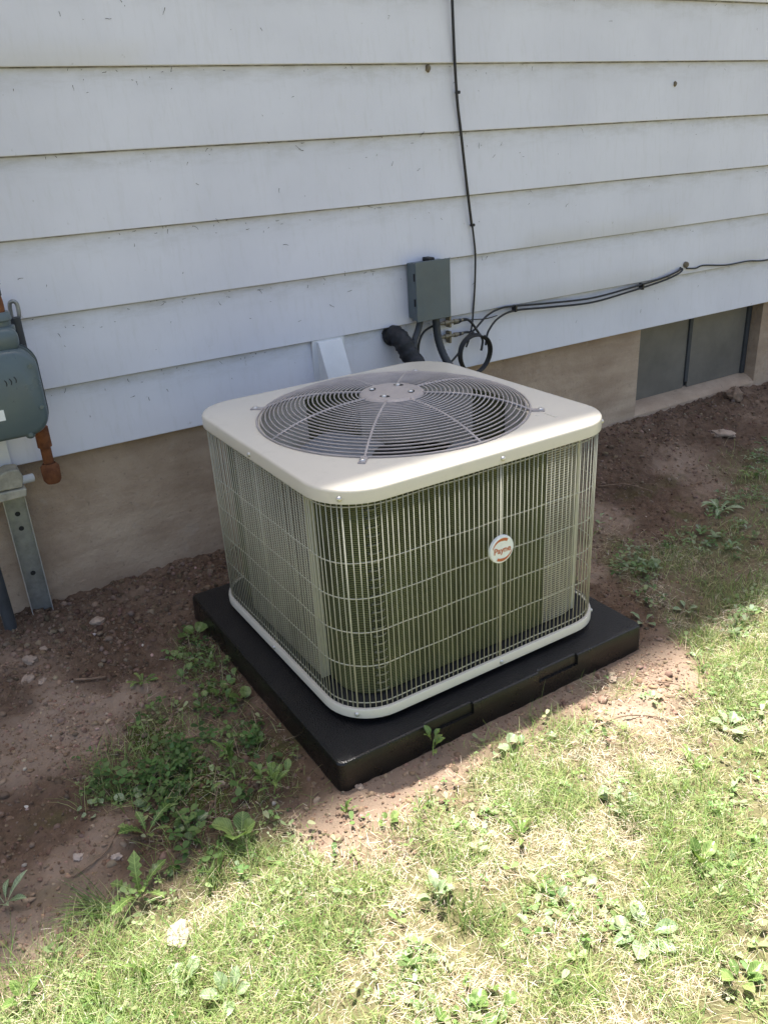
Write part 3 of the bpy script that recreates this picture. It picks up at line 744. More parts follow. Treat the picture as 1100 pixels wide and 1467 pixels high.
MB().box(-.06, .045, -.0668, -.0655, .058, .086).build('label_plate', 'white', gm_)
MB().lathe([(0, -.0525), (.008, -.0525), (.008, -.050)], 16, 'y', (.062, 0, .25)).build('sticker', 'red', gm_)
MB().box(.02, .055, -.0525, -.0505, .232, .272).build('sticker', 'yellow', gm_)
for i, (x, z) in enumerate(((.064, .150), (.076, .152), (.088, .155))):
    P = [(x+.004*math.sin(t*2.6), -.0664, z+.010-.016*t) for t in np.linspace(0, 1, 5)]
    MB().tube(P, .0011, 5).build('painted_mark', 'black_paint', gm_)
rp = empty('gas_pipe', (.240, -.145, .945)); tag(rp, 'grey gas pipe rising from the meter with a rusty nipple at its foot', 'pipe')
MB().tube([(0, 0, -.005), (0, 0, .012), (0, 0, .03), (0, 0, .05)], [.0175, .020, .020, .0175], 14).build('nipple', 'rust_bright', rp, smooth=40)
MB().tube([(0, 0, .045), (0, 0, 1.2)], .0205, 14).build('pipe', 'conduit', rp, smooth=40)
dl = empty('drip_pipe', (.286, -.075, .45)); tag(dl, 'rusty iron drip pipe with an orange cap below the meter', 'pipe')
MB().lathe([(0, -.004), (.019, -.001), (.0245, .008), (.026, .03), (.026, .048), (.0175, .058)], 18).build('cap', 'rust_bright', dl, smooth=40)
MB().tube([(0, 0, .045), (0, 0, .115)], .0145, 14).build('pipe', 'rust', dl, smooth=40)
MB().lathe([(.015, .105), (.0195, .108), (.0195, .165), (.015, .168)], 14).build('coupling', 'rust', dl, smooth=30)
MB().tube([(0, 0, .16), (0, 0, .47)], .0145, 14).build('pipe', 'conduit', dl, smooth=40)
hk = MB().tube(spline([(.288, -.02, .905), (.298, -.03, .908), (.304, -.034, .918), (.305, -.034, .945), (.299, -.034, .955), (.290, -.03, .953), (.287, -.025, .94), (.286, -.02, .915)], 5), .0055, 8).build('bracket_hook', 'galv', None, smooth=180)
tag(hk, 'small grey metal loop bracket behind the gas meter', 'bracket')
st = empty('strut_channel', (.177, -.012, -.02)); tag(st, 'galvanised strut channel with round holes standing against the foundation', 'strut')
web = MB(); web.box(-.029, .029, .010, .0125, 0, .445); web = web.build('web', 'galv', st)
for sx in (-1, 1):
    MB().box(min(sx*.0305, sx*.0285), max(sx*.0305, sx*.0285), -.010, .013, 0, .445).build('flange', 'galv_edge', st)
for z in (.09, .128, .175, .275, .325, .372):
    MB().lathe([(0, .0093), (.0075, .0093), (.0075, .0101)], 16, 'y', (.001, 0, z)).build('hole', 'dark' if z in (.175, .325, .372) else 'galv', web)

pc = empty('pipe_clamp', (.165, -.045, .425)); tag(pc, 'weathered cream plastic fitting resting on top of the strut', 'fitting')
b = MB(); b.prism([(-.16, .035), (.038, .030), (.046, .062), (.040, .085), (.010, .088), (-.02, .078), (-.16, .085)], -.035, .03, 'y'); b.build('body', 'cream', pc, bevel=.006)
MB().prism([(-.16, .0), (.042, .004), (.047, .028), (-.16, .033)], -.042, .034, 'y').build('flange', 'cream', pc, bevel=.004)
MB().tube([(.035, 0, .040), (.075, .01, .038)], .0125, 12).build('spout', 'white_paint', pc, smooth=40)
dp = MB().tube([(.078, -.055, -.05), (.075, -.055, .30), (.075, -.05, .60), (.075, -.05, .64)], .018, 12).build('dark_riser', 'frame', None, smooth=60)
tag(dp, 'dark grey vertical pipe left of the strut channel', 'pipe')

# ------------------------------------------------------------------ fast stuff builder
def fast_mesh(name, V, F, C=None, mat=None, smooth=False):
    me = bpy.data.meshes.new(name); V = np.asarray(V, np.float32); F = np.asarray(F, np.int32); n, kk = F.shape
    me.vertices.add(len(V)); me.vertices.foreach_set('co', V.ravel())
    me.loops.add(n*kk); me.loops.foreach_set('vertex_index', F.ravel()); me.polygons.add(n)
    me.polygons.foreach_set('loop_start', np.arange(0, n*kk, kk, dtype=np.int32))
    if smooth: me.polygons.foreach_set('use_smooth', np.ones(n, bool))
    me.update()
    if C is not None:
        a = me.color_attributes.new('col', 'FLOAT_COLOR', 'POINT'); a.data.foreach_set('color', np.concatenate([C, np.ones((len(C), 1))], 1).astype(np.float32).ravel())
    return obj(name, me, mat)
def ribbons(x, y, z, az, length, width, lean0, curl, seg, col, tip=.12):
    """curved tapering blades: lean0 angle from vertical at the root, curl added towards the tip"""
    n = len(x); V = np.zeros((n, seg+1, 2, 3)); p_ = np.stack([x, y, z], -1).astype(float); ang = lean0.copy()
    dx, dy = np.cos(az), np.sin(az); sx, sy = -dy, dx; tw = rng.uniform(-.9, .9, n)
    wx = sx*np.cos(tw); wy_ = sy*np.cos(tw); wz = np.sin(tw)
    for i in range(seg+1):
        t = i/seg; w = width*.5*((1-t)**.7*(1-tip)+tip) if i else width*.38
        for j, sg in enumerate((-1, 1)):
            V[:, i, j, 0] = p_[:, 0]+sg*w*wx; V[:, i, j, 1] = p_[:, 1]+sg*w*wy_; V[:, i, j, 2] = p_[:, 2]+sg*w*wz*.5
        st_ = length/seg; p_ = p_+np.stack([dx*np.sin(ang)*st_, dy*np.sin(ang)*st_, np.cos(ang)*st_], -1); ang = ang+curl/seg
    base = (np.arange(n)*(seg+1)*2)[:, None, None]; i = np.arange(seg)[None, :, None]
    F = (base+i*2+np.array([0, 1, 3, 2])[None, None, :]).reshape(-1, 4)
    C = np.repeat(col, (seg+1)*2, 0)
    return V.reshape(-1, 3), F, C
def scatter(n, x0, x1, y0, y1, dens):
    x = rng.uniform(x0, x1, n); y = rng.uniform(y0, y1, n); k_ = rng.random(n) < dens(x, y)
    ok = ~((abs(x-PC[0]) < PHX+.004) & (abs(y-PC[1]) < PHY+.004)) & (y < .02)
    x, y = x[k_ & ok], y[k_ & ok]; return x, y, H(x, y)
def palette(n, cols, jit=.25):
    c = np.array(cols)[rng.integers(0, len(cols), n)]; return np.clip(c*rng.uniform(1-jit, 1+jit, (n, 1))*rng.uniform(.92, 1.08, (n, 3)), 0, 1)
def near(x, y):   # thin out away from the camera
    d = np.hypot(x, y+2.46); return np.clip((2.0/np.maximum(d, .9))**2.2, 0, 1)

AREA = (-.7, 4.2, -2.7, -.05)
def clump(x, y):
    return np.clip(sstep(.50, .62, fbm(x, y, 5.5, 211, 4))+.8*sstep(.55, .68, fbm(x, y, 14, 217, 3))+.8*sstep(.42, .05, x)*sstep(-1.27, -1.4, y), 0, 1)
# dry straw thatch
x, y, z = scatter(980000, *AREA, lambda x, y: np.clip(lawn(x, y)*(.12+1.0*sstep(.32, .62, fbm(x, y, 8, 201, 4)))*(1-.55*clump(x, y))+.06*weedy(x, y), 0, 1)*near(x, y)*.72)
n = len(x)
V, F, C = ribbons(x, y, z+.001+rng.exponential(.009, n), rng.uniform(0, 6.283, n), rng.uniform(.008, .036, n), rng.uniform(.0005, .0011, n), rng.uniform(1.15, 1.62, n), rng.uniform(-.3, .5, n), 2, palette(n, [(.54, .45, .32), (.64, .555, .42), (.46, .36, .25), (.58, .52, .34), (.34, .25, .16), (.70, .64, .52)]))
o = fast_mesh('dry_thatch', V, F, C, 'straw'); tag(o, 'dry straw-coloured thatch matted over the lawn', 'dry grass', kind='stuff')
print('straw', n)
# green blades
def gdens(x, y):
    p1 = sstep(.44, .66, fbm(x, y, 5.5, 211, 4)); p2 = sstep(.5, .7, fbm(x, y, 17, 217, 3))
    return np.clip(lawn(x, y)*(.21+1.25*clump(x, y))*(1-.6*sstep(-1.28, -1.15, y)*sstep(1.4, 1.7, x))+weedy(x, y)*(.12+.45*p2), 0, 1)*near(x, y)*.55
x, y, z = scatter(900000, *AREA, gdens); n = len(x)
V, F, C = ribbons(x, y, z-.001, rng.uniform(0, 6.283, n), rng.uniform(.012, .044, n)*(.75+.75*clump(x, y)+.7*sstep(.35, 0., x)), rng.uniform(.0009, .0021, n), rng.uniform(.1, 1.15, n), rng.uniform(.2, 1.3, n), 3, palette(n, [(.18, .27, .07), (.24, .335, .10), (.32, .39, .15), (.12, .20, .05), (.40, .43, .20)]))
o = fast_mesh('lawn_grass', V, F, C, 'grass'); tag(o, 'short green grass blades growing through the lawn', 'grass', kind='stuff')
print('green', n)
# clover and tiny broad leaves
def leaflets(x, y, z, r, az, tilt, col, k_=3, nar=.8):
    n = len(x); Vs = []; Fs = []; off_ = 0
    for j in range(k_):
        a = az+2*math.pi*j/k_+rng.normal(0, .15, n); ca_, sa = np.cos(a), np.sin(a); tl = tilt+rng.normal(0, .25, n)
        prof = [(0.08, .06), (.45, .42*nar), (.85, .48*nar), (1.08, .2*nar), (1.02, 0)]
        pts = []
        for (u, w) in prof: pts.append((u, w))
        for (u, w) in prof[-2::-1]: pts.append((u, -w))
        pts = np.array(pts); m_ = len(pts); V = np.zeros((n, m_, 3)); U = pts[None, :, 0]*r[:, None]; Wd = pts[None, :, 1]*r[:, None]
        V[:, :, 0] = x[:, None]+U*(ca_*np.cos(tl))[:, None]-Wd*sa[:, None]; V[:, :, 1] = y[:, None]+U*(sa*np.cos(tl))[:, None]+Wd*ca_[:, None]
        V[:, :, 2] = z[:, None]+U*np.sin(tl)[:, None]+.25*abs(Wd)
        Vs.append(V.reshape(-1, 3)); Fs.append(np.arange(n*m_).reshape(n, m_)+off_); off_ += n*m_
    return np.concatenate(Vs), np.concatenate(Fs), np.concatenate([np.repeat(col, 9, 0)]*k_)
def cdens(x, y):
    return np.clip(lawn(x, y)*(.06+.9*sstep(.52, .68, fbm(x, y, 6.5, 231, 4)))+weedy(x, y)*.8*sstep(.45, .62, fbm(x, y, 9, 233, 3)), 0, 1)*near(x, y)*.5
x, y, z = scatter(60000, *AREA, cdens); n = len(x)
V, F, C = leaflets(x, y, z+rng.uniform(.004, .026, n), rng.uniform(.0035, .0085, n), rng.uniform(0, 6.28, n), rng.uniform(-.35, .35, n), palette(n, [(.13, .22, .06), (.17, .26, .085), (.22, .31, .11), (.28, .35, .16)]))
o = fast_mesh('clover', V, F, C, 'grass'); tag(o, 'small clover leaves spread through the lawn and the weedy soil', 'clover', kind='stuff')
print('clover', n)
x, y, z = scatter(24000, *AREA, lambda x, y: cdens(x, y)*1.2); n = len(x)
V, F, C = leaflets(x, y, z+rng.uniform(.003, .022, n), rng.uniform(.007, .020, n), rng.uniform(0, 6.28, n), rng.uniform(-.1, .7, n), palette(n, [(.15, .23, .075), (.20, .29, .10), (.26, .34, .14), (.33, .38, .20)]), 2, .62)
o = fast_mesh('ground_cover', V, F, C, 'grass'); tag(o, 'low broad-leaved ground cover among the grass', 'ground cover', kind='stuff')
# dense low weeds of the shaded strip
def sdens(x, y): return np.clip(weedy(x, y)*(.03+1.0*sstep(.54, .70, fbm(x, y, 12, 251, 3)))*sstep(.555, .50, x), 0, 1)
x, y, z = scatter(5200, .05, .62, -1.3, -.3, sdens); n = len(x)
V, F, C = leaflets(x, y, z+rng.uniform(.004, .05, n)*(.4+.6*weedy(x, y)), rng.choice([.006, .008, .010, .014, .018], n)*rng.uniform(.8, 1.2, n), rng.uniform(0, 6.28, n), rng.uniform(-.5, .5, n), palette(n, [(.07, .14, .035), (.10, .18, .05), (.14, .22, .07), (.055, .11, .03)]), 3, .75)
o = fast_mesh('shade_weeds', V, F, C, 'grass'); tag(o, 'mat of low dark green weeds in the shaded strip beside the pad', 'ground cover', kind='stuff')
x, y, z = scatter(12000, .05, .62, -1.32, -.3, lambda x, y: np.clip(.10*weedy(x, y)+.7*sdens(x, y), 0, 1)); n = len(x)
V, F, C = ribbons(x, y, z-.001, rng.uniform(0, 6.283, n), rng.uniform(.02, .075, n), rng.uniform(.001, .0026, n), rng.uniform(.1, 1.2, n), rng.uniform(.2, 1.3, n), 4, palette(n, [(.10, .17, .045), (.14, .21, .06), (.20, .24, .09), (.34, .28, .16), (.42, .34, .22)]))
o = fast_mesh('shade_grass', V, F, C, 'grass'); tag(o, 'loose grass blades growing in the shaded strip beside the pad', 'grass', kind='stuff')
x, y, z = scatter(14000, 1.5, 3.6, -1.3, -.2, lambda x, y: np.clip(lawn(x, y)*1.1*sstep(.50, .64, fbm(x, y, 8, 261, 4)), 0, 1)); n = len(x)
V, F, C = ribbons(x, y, z-.001, rng.uniform(0, 6.283, n), rng.uniform(.02, .06, n), rng.uniform(.0014, .003, n), rng.uniform(.1, 1.3, n), rng.uniform(.2, 1.3, n), 3, palette(n, [(.11, .17, .05), (.15, .21, .065), (.24, .25, .11), (.44, .36, .23), (.50, .42, .29), (.36, .28, .17)]))
o = fast_mesh('shaded_lawn', V, F, C, 'grass'); tag(o, 'tufty mixed grass in the shaded lawn right of the unit', 'grass', kind='stuff')
x, y, z = scatter(3000, 1.5, 3.4, -1.3, -.35, lambda x, y: np.clip(lawn(x, y)*2.*sstep(.44, .6, fbm(x, y, 7, 265, 4)), 0, 1)); n = len(x)
V, F, C = leaflets(x, y, z+rng.uniform(.004, .04, n), rng.uniform(.008, .020, n), rng.uniform(0, 6.28, n), rng.uniform(-.3, .6, n), palette(n, [(.09, .16, .05), (.13, .20, .075), (.19, .25, .12), (.26, .31, .19)]), 3, .65)
o = fast_mesh('lawn_weeds', V, F, C, 'grass'); tag(o, 'small broad weeds spread through the shaded lawn right of the unit', 'ground cover', kind='stuff')
# soil crumbs
ico = np.array([(0, 0, 1), (.9, 0, .42), (.28, .85, .42), (-.72, .53, .42), (-.72, -.53, .42), (.28, -.85, .42), (.72, .53, -.42), (-.28, .85, -.42), (-.9, 0, -.42), (-.28, -.85, -.42), (.72, -.53, -.42), (0, 0, -1)])
icf = np.array([(0,1,2),(0,2,3),(0,3,4),(0,4,5),(0,5,1),(1,6,2),(2,7,3),(3,8,4),(4,9,5),(5,10,1),(2,6,7),(3,7,8),(4,8,9),(5,9,10),(1,10,6)])
def crumbs(x, y, z, r, col):
    n = len(x); V = ico[None]*rng.uniform(.6, 1.3, (n, 12, 1))*rng.uniform(.7, 1.3, (n, 1, 3))*r[:, None, None]
    a = rng.uniform(0, 6.28, n); ca_, sa = np.cos(a)[:, None], np.sin(a)[:, None]; vx = V[:, :, 0]*ca_-V[:, :, 1]*sa; vy = V[:, :, 0]*sa+V[:, :, 1]*ca_
    V = np.stack([vx+x[:, None], vy+y[:, None], V[:, :, 2]*.8+z[:, None]+r[:, None]*.15], -1)
    F = (np.arange(n)*12)[:, None, None]+icf[None]; return V.reshape(-1, 3), F.reshape(-1, 3), np.repeat(col, 12, 0)
x, y, z = scatter(460000, -.6, 4.1, -1.7, .02, lambda x, y: np.clip((1-lawn(x, y))*(.25+1.1*fbm(x, y, 7, 241, 4)**2+.5*sstep(-.4, -.05, y)), 0, 1)*near(x, y)*.42); n = len(x)
V, F, C = crumbs(x, y, z, np.minimum(.0011+rng.exponential(.0015, n)*(1+.6*sstep(-.5, -.1, y)), .011), (1+1.0*dust_sunf(x, y, lawn(x, y)))[:, None]*palette(n, [(.165, .113, .079), (.135, .091, .063), (.18, .125, .088), (.21, .152, .11), (.10, .067, .046), (.15, .102, .071)], .2))
o = fast_mesh('soil_crumbs', V, F, C, 'crumb'); tag(o, 'loose brown soil crumbs and grit on bare ground', 'soil', kind='stuff')
print('crumbs', n)
x, y, z = scatter(900, -.6, 4.1, -1.7, .02, lambda x, y: np.clip((1-lawn(x, y))*(.3+.4*weedy(x, y)), 0, 1)*near(x, y)); n = len(x)
V, F, C = crumbs(x, y, z, rng.uniform(.0025, .0065, n), palette(n, [(.42, .36, .31), (.50, .44, .38), (.34, .27, .23), (.46, .33, .27)], .2))
o = fast_mesh('pebbles', V, F, C, 'crumb'); tag(o, 'small pale pebbles scattered over the brown soil', 'pebbles', kind='stuff')
# dried clippings stuck to the siding
cx, cz, cy, cl_ = [], [], [], []
for i in range(6):
    for j in range(46 if i != 1 else 60):
        xx = rnd.choice([rnd.uniform(.2, 2.0), rnd.uniform(.2, 3.6), rnd.gauss(.85, .35)]); t = min(.95, abs(rnd.gauss(0, .30)))
        if rnd.random() < .45: t = rnd.uniform(.0, .06)
        zz = ZB+(i+1)*EX-t*EX-.004; cx.append(xx); cz.append(zz); cl_.append(rnd.choice([rnd.uniform(.002, .007), rnd.uniform(.004, .02)]))
cx, cz, cl_ = map(np.array, (cx, cz, cl_)); n = len(cx); t = ((cz-ZB) % EX)/.216
seg = 3; V = np.zeros((n, seg+1, 2, 3)); a = rng.uniform(0, 6.28, n); px, pz = cx.copy(), cz.copy()
for i in range(seg+1):
    w = rng.uniform(.0005, .0010, n)*(1-.5*i/seg)
    for j, sg in enumerate((-1, 1)):
        V[:, i, j, 0] = px-sg*w*np.sin(a); V[:, i, j, 2] = pz+sg*w*np.cos(a); V[:, i, j, 1] = .0148*((V[:, i, j, 2]-ZB) % EX)/.216-.0024
    px = px+np.cos(a)*cl_/seg; pz = pz+np.sin(a)*cl_/seg; a = a+rng.uniform(-.5, .5, n)
F = ((np.arange(n)*(seg+1)*2)[:, None, None]+np.arange(seg)[None, :, None]*2+np.array([0, 1, 3, 2])[None, None]).reshape(-1, 4)
o = fast_mesh('grass_clippings', V.reshape(-1, 3), F, None, 'clip'); tag(o, 'dark dried grass clippings stuck to the white siding', 'clippings', kind='stuff')

def nest(x, z, r, label):
    b = MB(); b.lathe([(0, -.010), (r*.6, -.009), (r, -.003), (r*1.1, .006)], 12, 'y'); b.v = [(px*(1+.3*math.sin(pz*400+px*300)), py, pz*1.5*(1+.25*math.sin(px*500))) for px, py, pz in b.v]
    o = b.build('spider_nest', 'sealant', None, smooth=180); o.location = (x, .008, z); tag(o, label, 'nest')
nest(1.683, 1.497, .007, 'small brown spider nest under a siding lap beside the drop cable'); nest(2.834, 1.433, .006, 'small grey spot of old nest in the middle of a high siding board')
# ------------------------------------------------------------------ weeds (each a plant of separate leaves)
def leaf_mesh(name, prof, stem, bend, fold, wav=0., mat='leaf'):
    """leaf along +x, unit length; prof = half widths from base to tip; stem = petiole share"""
    b = MB(); rows = []
    if isinstance(prof, tuple):          # (half width, where widest, fullness)
        hw, pk, fu = prof; m_ = 12; prof = []
        for i in range(m_):
            t = i/(m_-1); u = t**(math.log(.5)/math.log(pk)); prof.append(.008+hw*math.sin(math.pi*min(u, .999))**fu)
        prof[-1] = .004
    n = len(prof); vs = []; fs = []
    xs_ = [0, stem*.5]+[stem+(1-stem)*i/(n-1) for i in range(n)]; ws = [.012, .010]+list(prof)
    for i, (x, w) in enumerate(zip(xs_, ws)):
        zc = bend[0]*x+bend[1]*x*x; wv = wav*.5*math.sin(i*.9)
        for q in (-1, -.5, 0, .5, 1): vs.append((x, w*q, zc+abs(q)*w*fold+wv*q*w))
    for i in range(len(xs_)-1):
        for j in range(4): o = i*5+j; fs.append((o, o+1, o+6, o+5))
    b.add(vs, fs); me = b.mesh(name); shade(me, 180); me.materials.append(MAT[mat]); return me
def leaves(mat):
    return {
    'ovate': [leaf_mesh('leaf', (.215, .52, .66), .28, b_, .35, .25, mat) for b_ in ((.55, -.45), (.35, -.25), (.75, -.7))],
    'round': [leaf_mesh('leaf', (.34, .52, .5), .22, b_, .30, .2, mat) for b_ in ((.5, -.35), (.3, -.2), (.7, -.5))],
    'lance': [leaf_mesh('leaf', (.105, .55, .7), .12, b_, .45, .3, mat) for b_ in ((.7, -.6), (.35, -.3), (1.1, -.9))],
    'lobed': [leaf_mesh('leaf', [.02, .09, .045, .12, .055, .15, .08, .17, .10, .15, .08, .004], .15, b_, .3, .3, mat) for b_ in ((.55, -.55), (.3, -.25), (.85, -.8))]}
LV = {'leaf': leaves('leaf'), 'leaf_blue': leaves('leaf_blue')}
stem_me = {}
def weed(name, x, y, kind, n, size, label, cat='weed', group=None, mat='leaf', up=.3, spread=None, stem_h=0.):
    o = empty(name, (x, y, G(x, y)), rnd.random()*6.28); tag(o, label, cat, group)
    tiers = 1 if stem_h == 0 else max(2, int(stem_h/.018))
    if stem_h:
        P = [(0, 0, 0), (.004, .002, stem_h*.5), (.002, -.003, stem_h)]; MB().tube(spline(P, 3), .0016, 5).build('stem', MAT[mat], o, smooth=180)
    for i in range(n):
        a = 6.283*i/n*(1 if not stem_h else 2.4)+rnd.uniform(-.35, .35); sc = size*rnd.uniform(.65, 1.1)
        c = obj('leaf', rnd.choice(LV[mat][kind]), None, o)
        h = stem_h*(i % tiers+1)/tiers if stem_h else 0
        if spread: c.location = (rnd.gauss(0, spread), rnd.gauss(0, spread), rnd.uniform(.0, .012)); a = rnd.random()*6.28
        else: c.location = (.004*math.cos(a), .004*math.sin(a), h)
        c.rotation_euler = (rnd.uniform(-.35, .35), -up*rnd.uniform(.3, 1.3), a); c.scale = (sc, sc*rnd.uniform(.85, 1.15), sc)
    return o
# sunlit lawn
weed('plantain', .851, -1.805, 'ovate', 8, .058, 'broadleaf plantain rosette with a red-veined centre and big pale leaves in sunlit lawn', mat='leaf_blue', up=.2)
weed('plantain', 1.052, -1.758, 'ovate', 5, .054, 'plantain with a few upright cupped leaves in thin sunlit grass', mat='leaf', up=.9)
weed('plantain', 1.16, -1.80, 'ovate', 2, .052, 'single pair of dark broad leaves lying in the sunlit lawn', mat='leaf', up=.4)
weed('leafy_weed', .593, -1.544, 'ovate', 9, .042, 'leafy weed in bright sun with a dark bare hollow beside it', mat='leaf_blue', up=.7, stem_h=.03)
weed('leafy_weed', .818, -1.515, 'lance', 7, .048, 'narrow-leaved green tuft standing in the dry lawn before the pad', up=.9)
weed('leafy_weed', .807, -1.222, 'ovate', 6, .036, 'upright weed sprouting close against the front of the black pad', up=.8, stem_h=.05)
weed('leafy_weed', .955, -1.290, 'round', 9, .030, 'low clump of pale round leaves in the soil before the pad', mat='leaf_blue', up=.4, spread=.018)
weed('leafy_weed', .615, -1.335, 'round', 4, .026, 'little pale weed by the near corner of the black pad', up=.5)
weed('leafy_weed', .70, -1.33, 'ovate', 5, .026, 'yellow-green seedling clump between pad corner and dry lawn', up=.5)
weed('leafy_weed', .56, -1.26, 'lance', 8, .030, 'feathery green sprig just off the near pad corner', up=1.)
weed('leafy_weed', 1.029, -1.545, 'round', 8, .038, 'tangle of bleached round leaves under a tall grass tuft', mat='leaf_blue', up=.5, spread=.022)
weed('leafy_weed', 1.272, -1.558, 'lance', 8, .048, 'flat spreading lance-leaved weed in the sunlit lawn', up=.3)
weed('leafy_weed', 1.438, -1.529, 'ovate', 7, .05, 'glossy weed with long pale leaves at the lawn edge', mat='leaf_blue', up=.4)
weed('leafy_weed', 1.36, -1.36, 'round', 4, .03, 'small pale weed on the bare soil beyond the pad corner', mat='leaf_blue', up=.4)
weed('leafy_weed', .914, -1.957, 'ovate', 6, .05, 'dark green clump with one white upturned leaf in the lawn', up=.6)
weed('leafy_weed', .51, -1.611, 'ovate', 7, .038, 'pale clump of blunt leaves in the open lawn', mat='leaf_blue', up=.6)
weed('leafy_weed', .54, -1.75, 'round', 10, .034, 'wide patch of round leaves in the near lawn', up=.5, spread=.03)
weed('leafy_weed', .74, -1.70, 'ovate', 6, .032, 'scattered blunt-leaved seedlings in straw', mat='leaf_blue', up=.5, spread=.03)
weed('leafy_weed', .086, -1.384, 'lance', 8, .052, 'upright sorrel with yellow-green tongue leaves in thick grass', up=1.1)
weed('leafy_weed', .145, -1.43, 'round', 7, .034, 'pale rounded leaves beside the sorrel in thick grass', mat='leaf_blue', up=.6)
weed('leafy_weed', .011, -1.373, 'lance', 5, .05, 'tall tongue-leaved weed at the edge of the shade', up=1.2)
weed('leafy_weed', -.10, -1.325, 'ovate', 4, .05, 'bright yellow-green broad leaf standing in the shade edge grass', up=1.2)
weed('leafy_weed', .20, -1.50, 'ovate', 5, .05, 'pale broad leaf clump rising from the grass near the white stone', mat='leaf_blue', up=.9)
# shade strip left of the pad
weed('round_leaf_weed', .345, -1.195, 'round', 4, .062, 'weed with three large round bright leaves at the shade edge', up=.6)
weed('dandelion', .187, -1.062, 'lobed', 6, .075, 'dandelion with drooping long leaves on shaded soil', up=.6)
weed('dandelion', .13, -1.215, 'lobed', 6, .080, 'tall dandelion beside a flattened grass tuft in shade', up=.9)
weed('dandelion', -.095, -1.085, 'lance', 7, .060, 'blue-green rosette on bare shaded soil', mat='leaf_blue', up=.5)
weed('leafy_weed', .332, -.539, 'lobed', 7, .045, 'lone small weed with jagged leaves on bare brown soil', up=.5)
weed('leafy_weed', .531, -.40, 'round', 5, .055, 'dark round leaves tucked against the far side corner of the pad', up=.5)
for (x, y), lab in zip(((.475, -.52), (.455, -.60), (.50, -.66), (.46, -.70)), ['creeping round-leaved weed highest along the pad side, below the dark corner leaves', 'creeping round-leaved weed spreading furthest out from the pad side', 'creeping round-leaved weed touching the middle of the pad side', 'creeping round-leaved weed at the lower end of its row along the pad']):
    weed('creeping_weed', x, y, 'round', 12, .026, lab, group='creeping weeds beside the pad', up=.5, spread=.028)
for (x, y), lab in zip(((.36, -.85), (.44, -.93), (.40, -1.04), (.47, -1.08), (.29, -.93), (.24, -1.01)), ['low weed tangle at the house end of the shaded weed strip', 'low weed tangle beside the upright narrow-leaved weed', 'low weed tangle between the pale stone and the large round leaves', 'low weed tangle on bare soil by the tall lance-leaved weed', 'low weed tangle on the outer side of the shaded weed strip', 'low weed tangle next to the drooping dandelion on pebbly soil']):
    weed('shade_weed', x, y, rnd.choice(['ovate', 'lance']), 9, .036, lab, group='weeds in the shaded strip', up=.6, spread=.022)
weed('leafy_weed', .455, -1.12, 'lance', 9, .055, 'tall lance-leaved weed on bare soil near the pad corner', up=1., stem_h=.04)
weed('leafy_weed', .41, -.98, 'lance', 9, .050, 'upright narrow-leaved weed beside a pale round stone', up=1.1, stem_h=.035)
weed('leafy_weed', .27, -1.10, 'ovate', 8, .042, 'blunt-leaved weed between the dandelion and the large round leaves', mat='leaf_blue', up=.5)
weed('leafy_weed', .21, -.96, 'round', 7, .034, 'trailing weed with round leaves over the mossy pebbles', mat='leaf_blue', up=.4, spread=.02)
weed('leafy_weed', .50, -.78, 'round', 7, .040, 'three-part rounded leaves leaning on the pad side', up=.6, spread=.015)
weed('leafy_weed', .22, -.80, 'lance', 4, .04, 'thin curved weed leaf pair on the pebbly shaded soil', up=.6)
weed('leafy_weed', .09, -.93, 'round', 6, .02, 'tiny seedlings among pebbles on the shaded soil', mat='leaf_blue', up=.4, spread=.02)
# right of the unit
weed('dandelion', 2.412, -.729, 'lance', 9, .085, 'flat pale rosette with long narrow leaves in shaded lawn beyond the unit', mat='leaf_blue', up=.25)
weed('plantain', 1.862, -.906, 'round', 2, .07, 'lone broad pale leaf in the shaded lawn beside the unit', mat='leaf_blue', up=.4)
weed('leafy_weed', 1.62, -1.10, 'ovate', 4, .045, 'pale leaves on the shaded lawn edge beyond the pad corner', mat='leaf_blue', up=.4)
weed('leafy_weed', 1.77, -1.12, 'ovate', 4, .045, 'pair of whitish leaves lying in the lawn where sunlight begins', mat='leaf_blue', up=.3)
weed('leafy_weed', 1.62, -.80, 'lance', 8, .04, 'green tuft against the far front corner of the pad', up=.8)
weed('leafy_weed', 2.0, -.55, 'ovate', 6, .03, 'blue-green seedlings on bare soil right of the unit', mat='leaf_blue', up=.4, spread=.03)
weed('leafy_weed', 2.05, -.30, 'ovate', 5, .035, 'sparse weed on bare soil near the foundation right of the unit', mat='leaf_blue', up=.6)
weed('leafy_weed', 2.75, -.62, 'ovate', 8, .05, 'dense green clump in shaded lawn below the basement window', up=.6, spread=.03)
weed('leafy_weed', 2.9, -.75, 'lance', 8, .05, 'green lance-leaved clump at the far shaded lawn', up=.7)
weed('leafy_weed', 3.85, -.06, 'round', 6, .09, 'dark glossy broad leaf plant by the foundation past the window', up=.9, stem_h=.12)

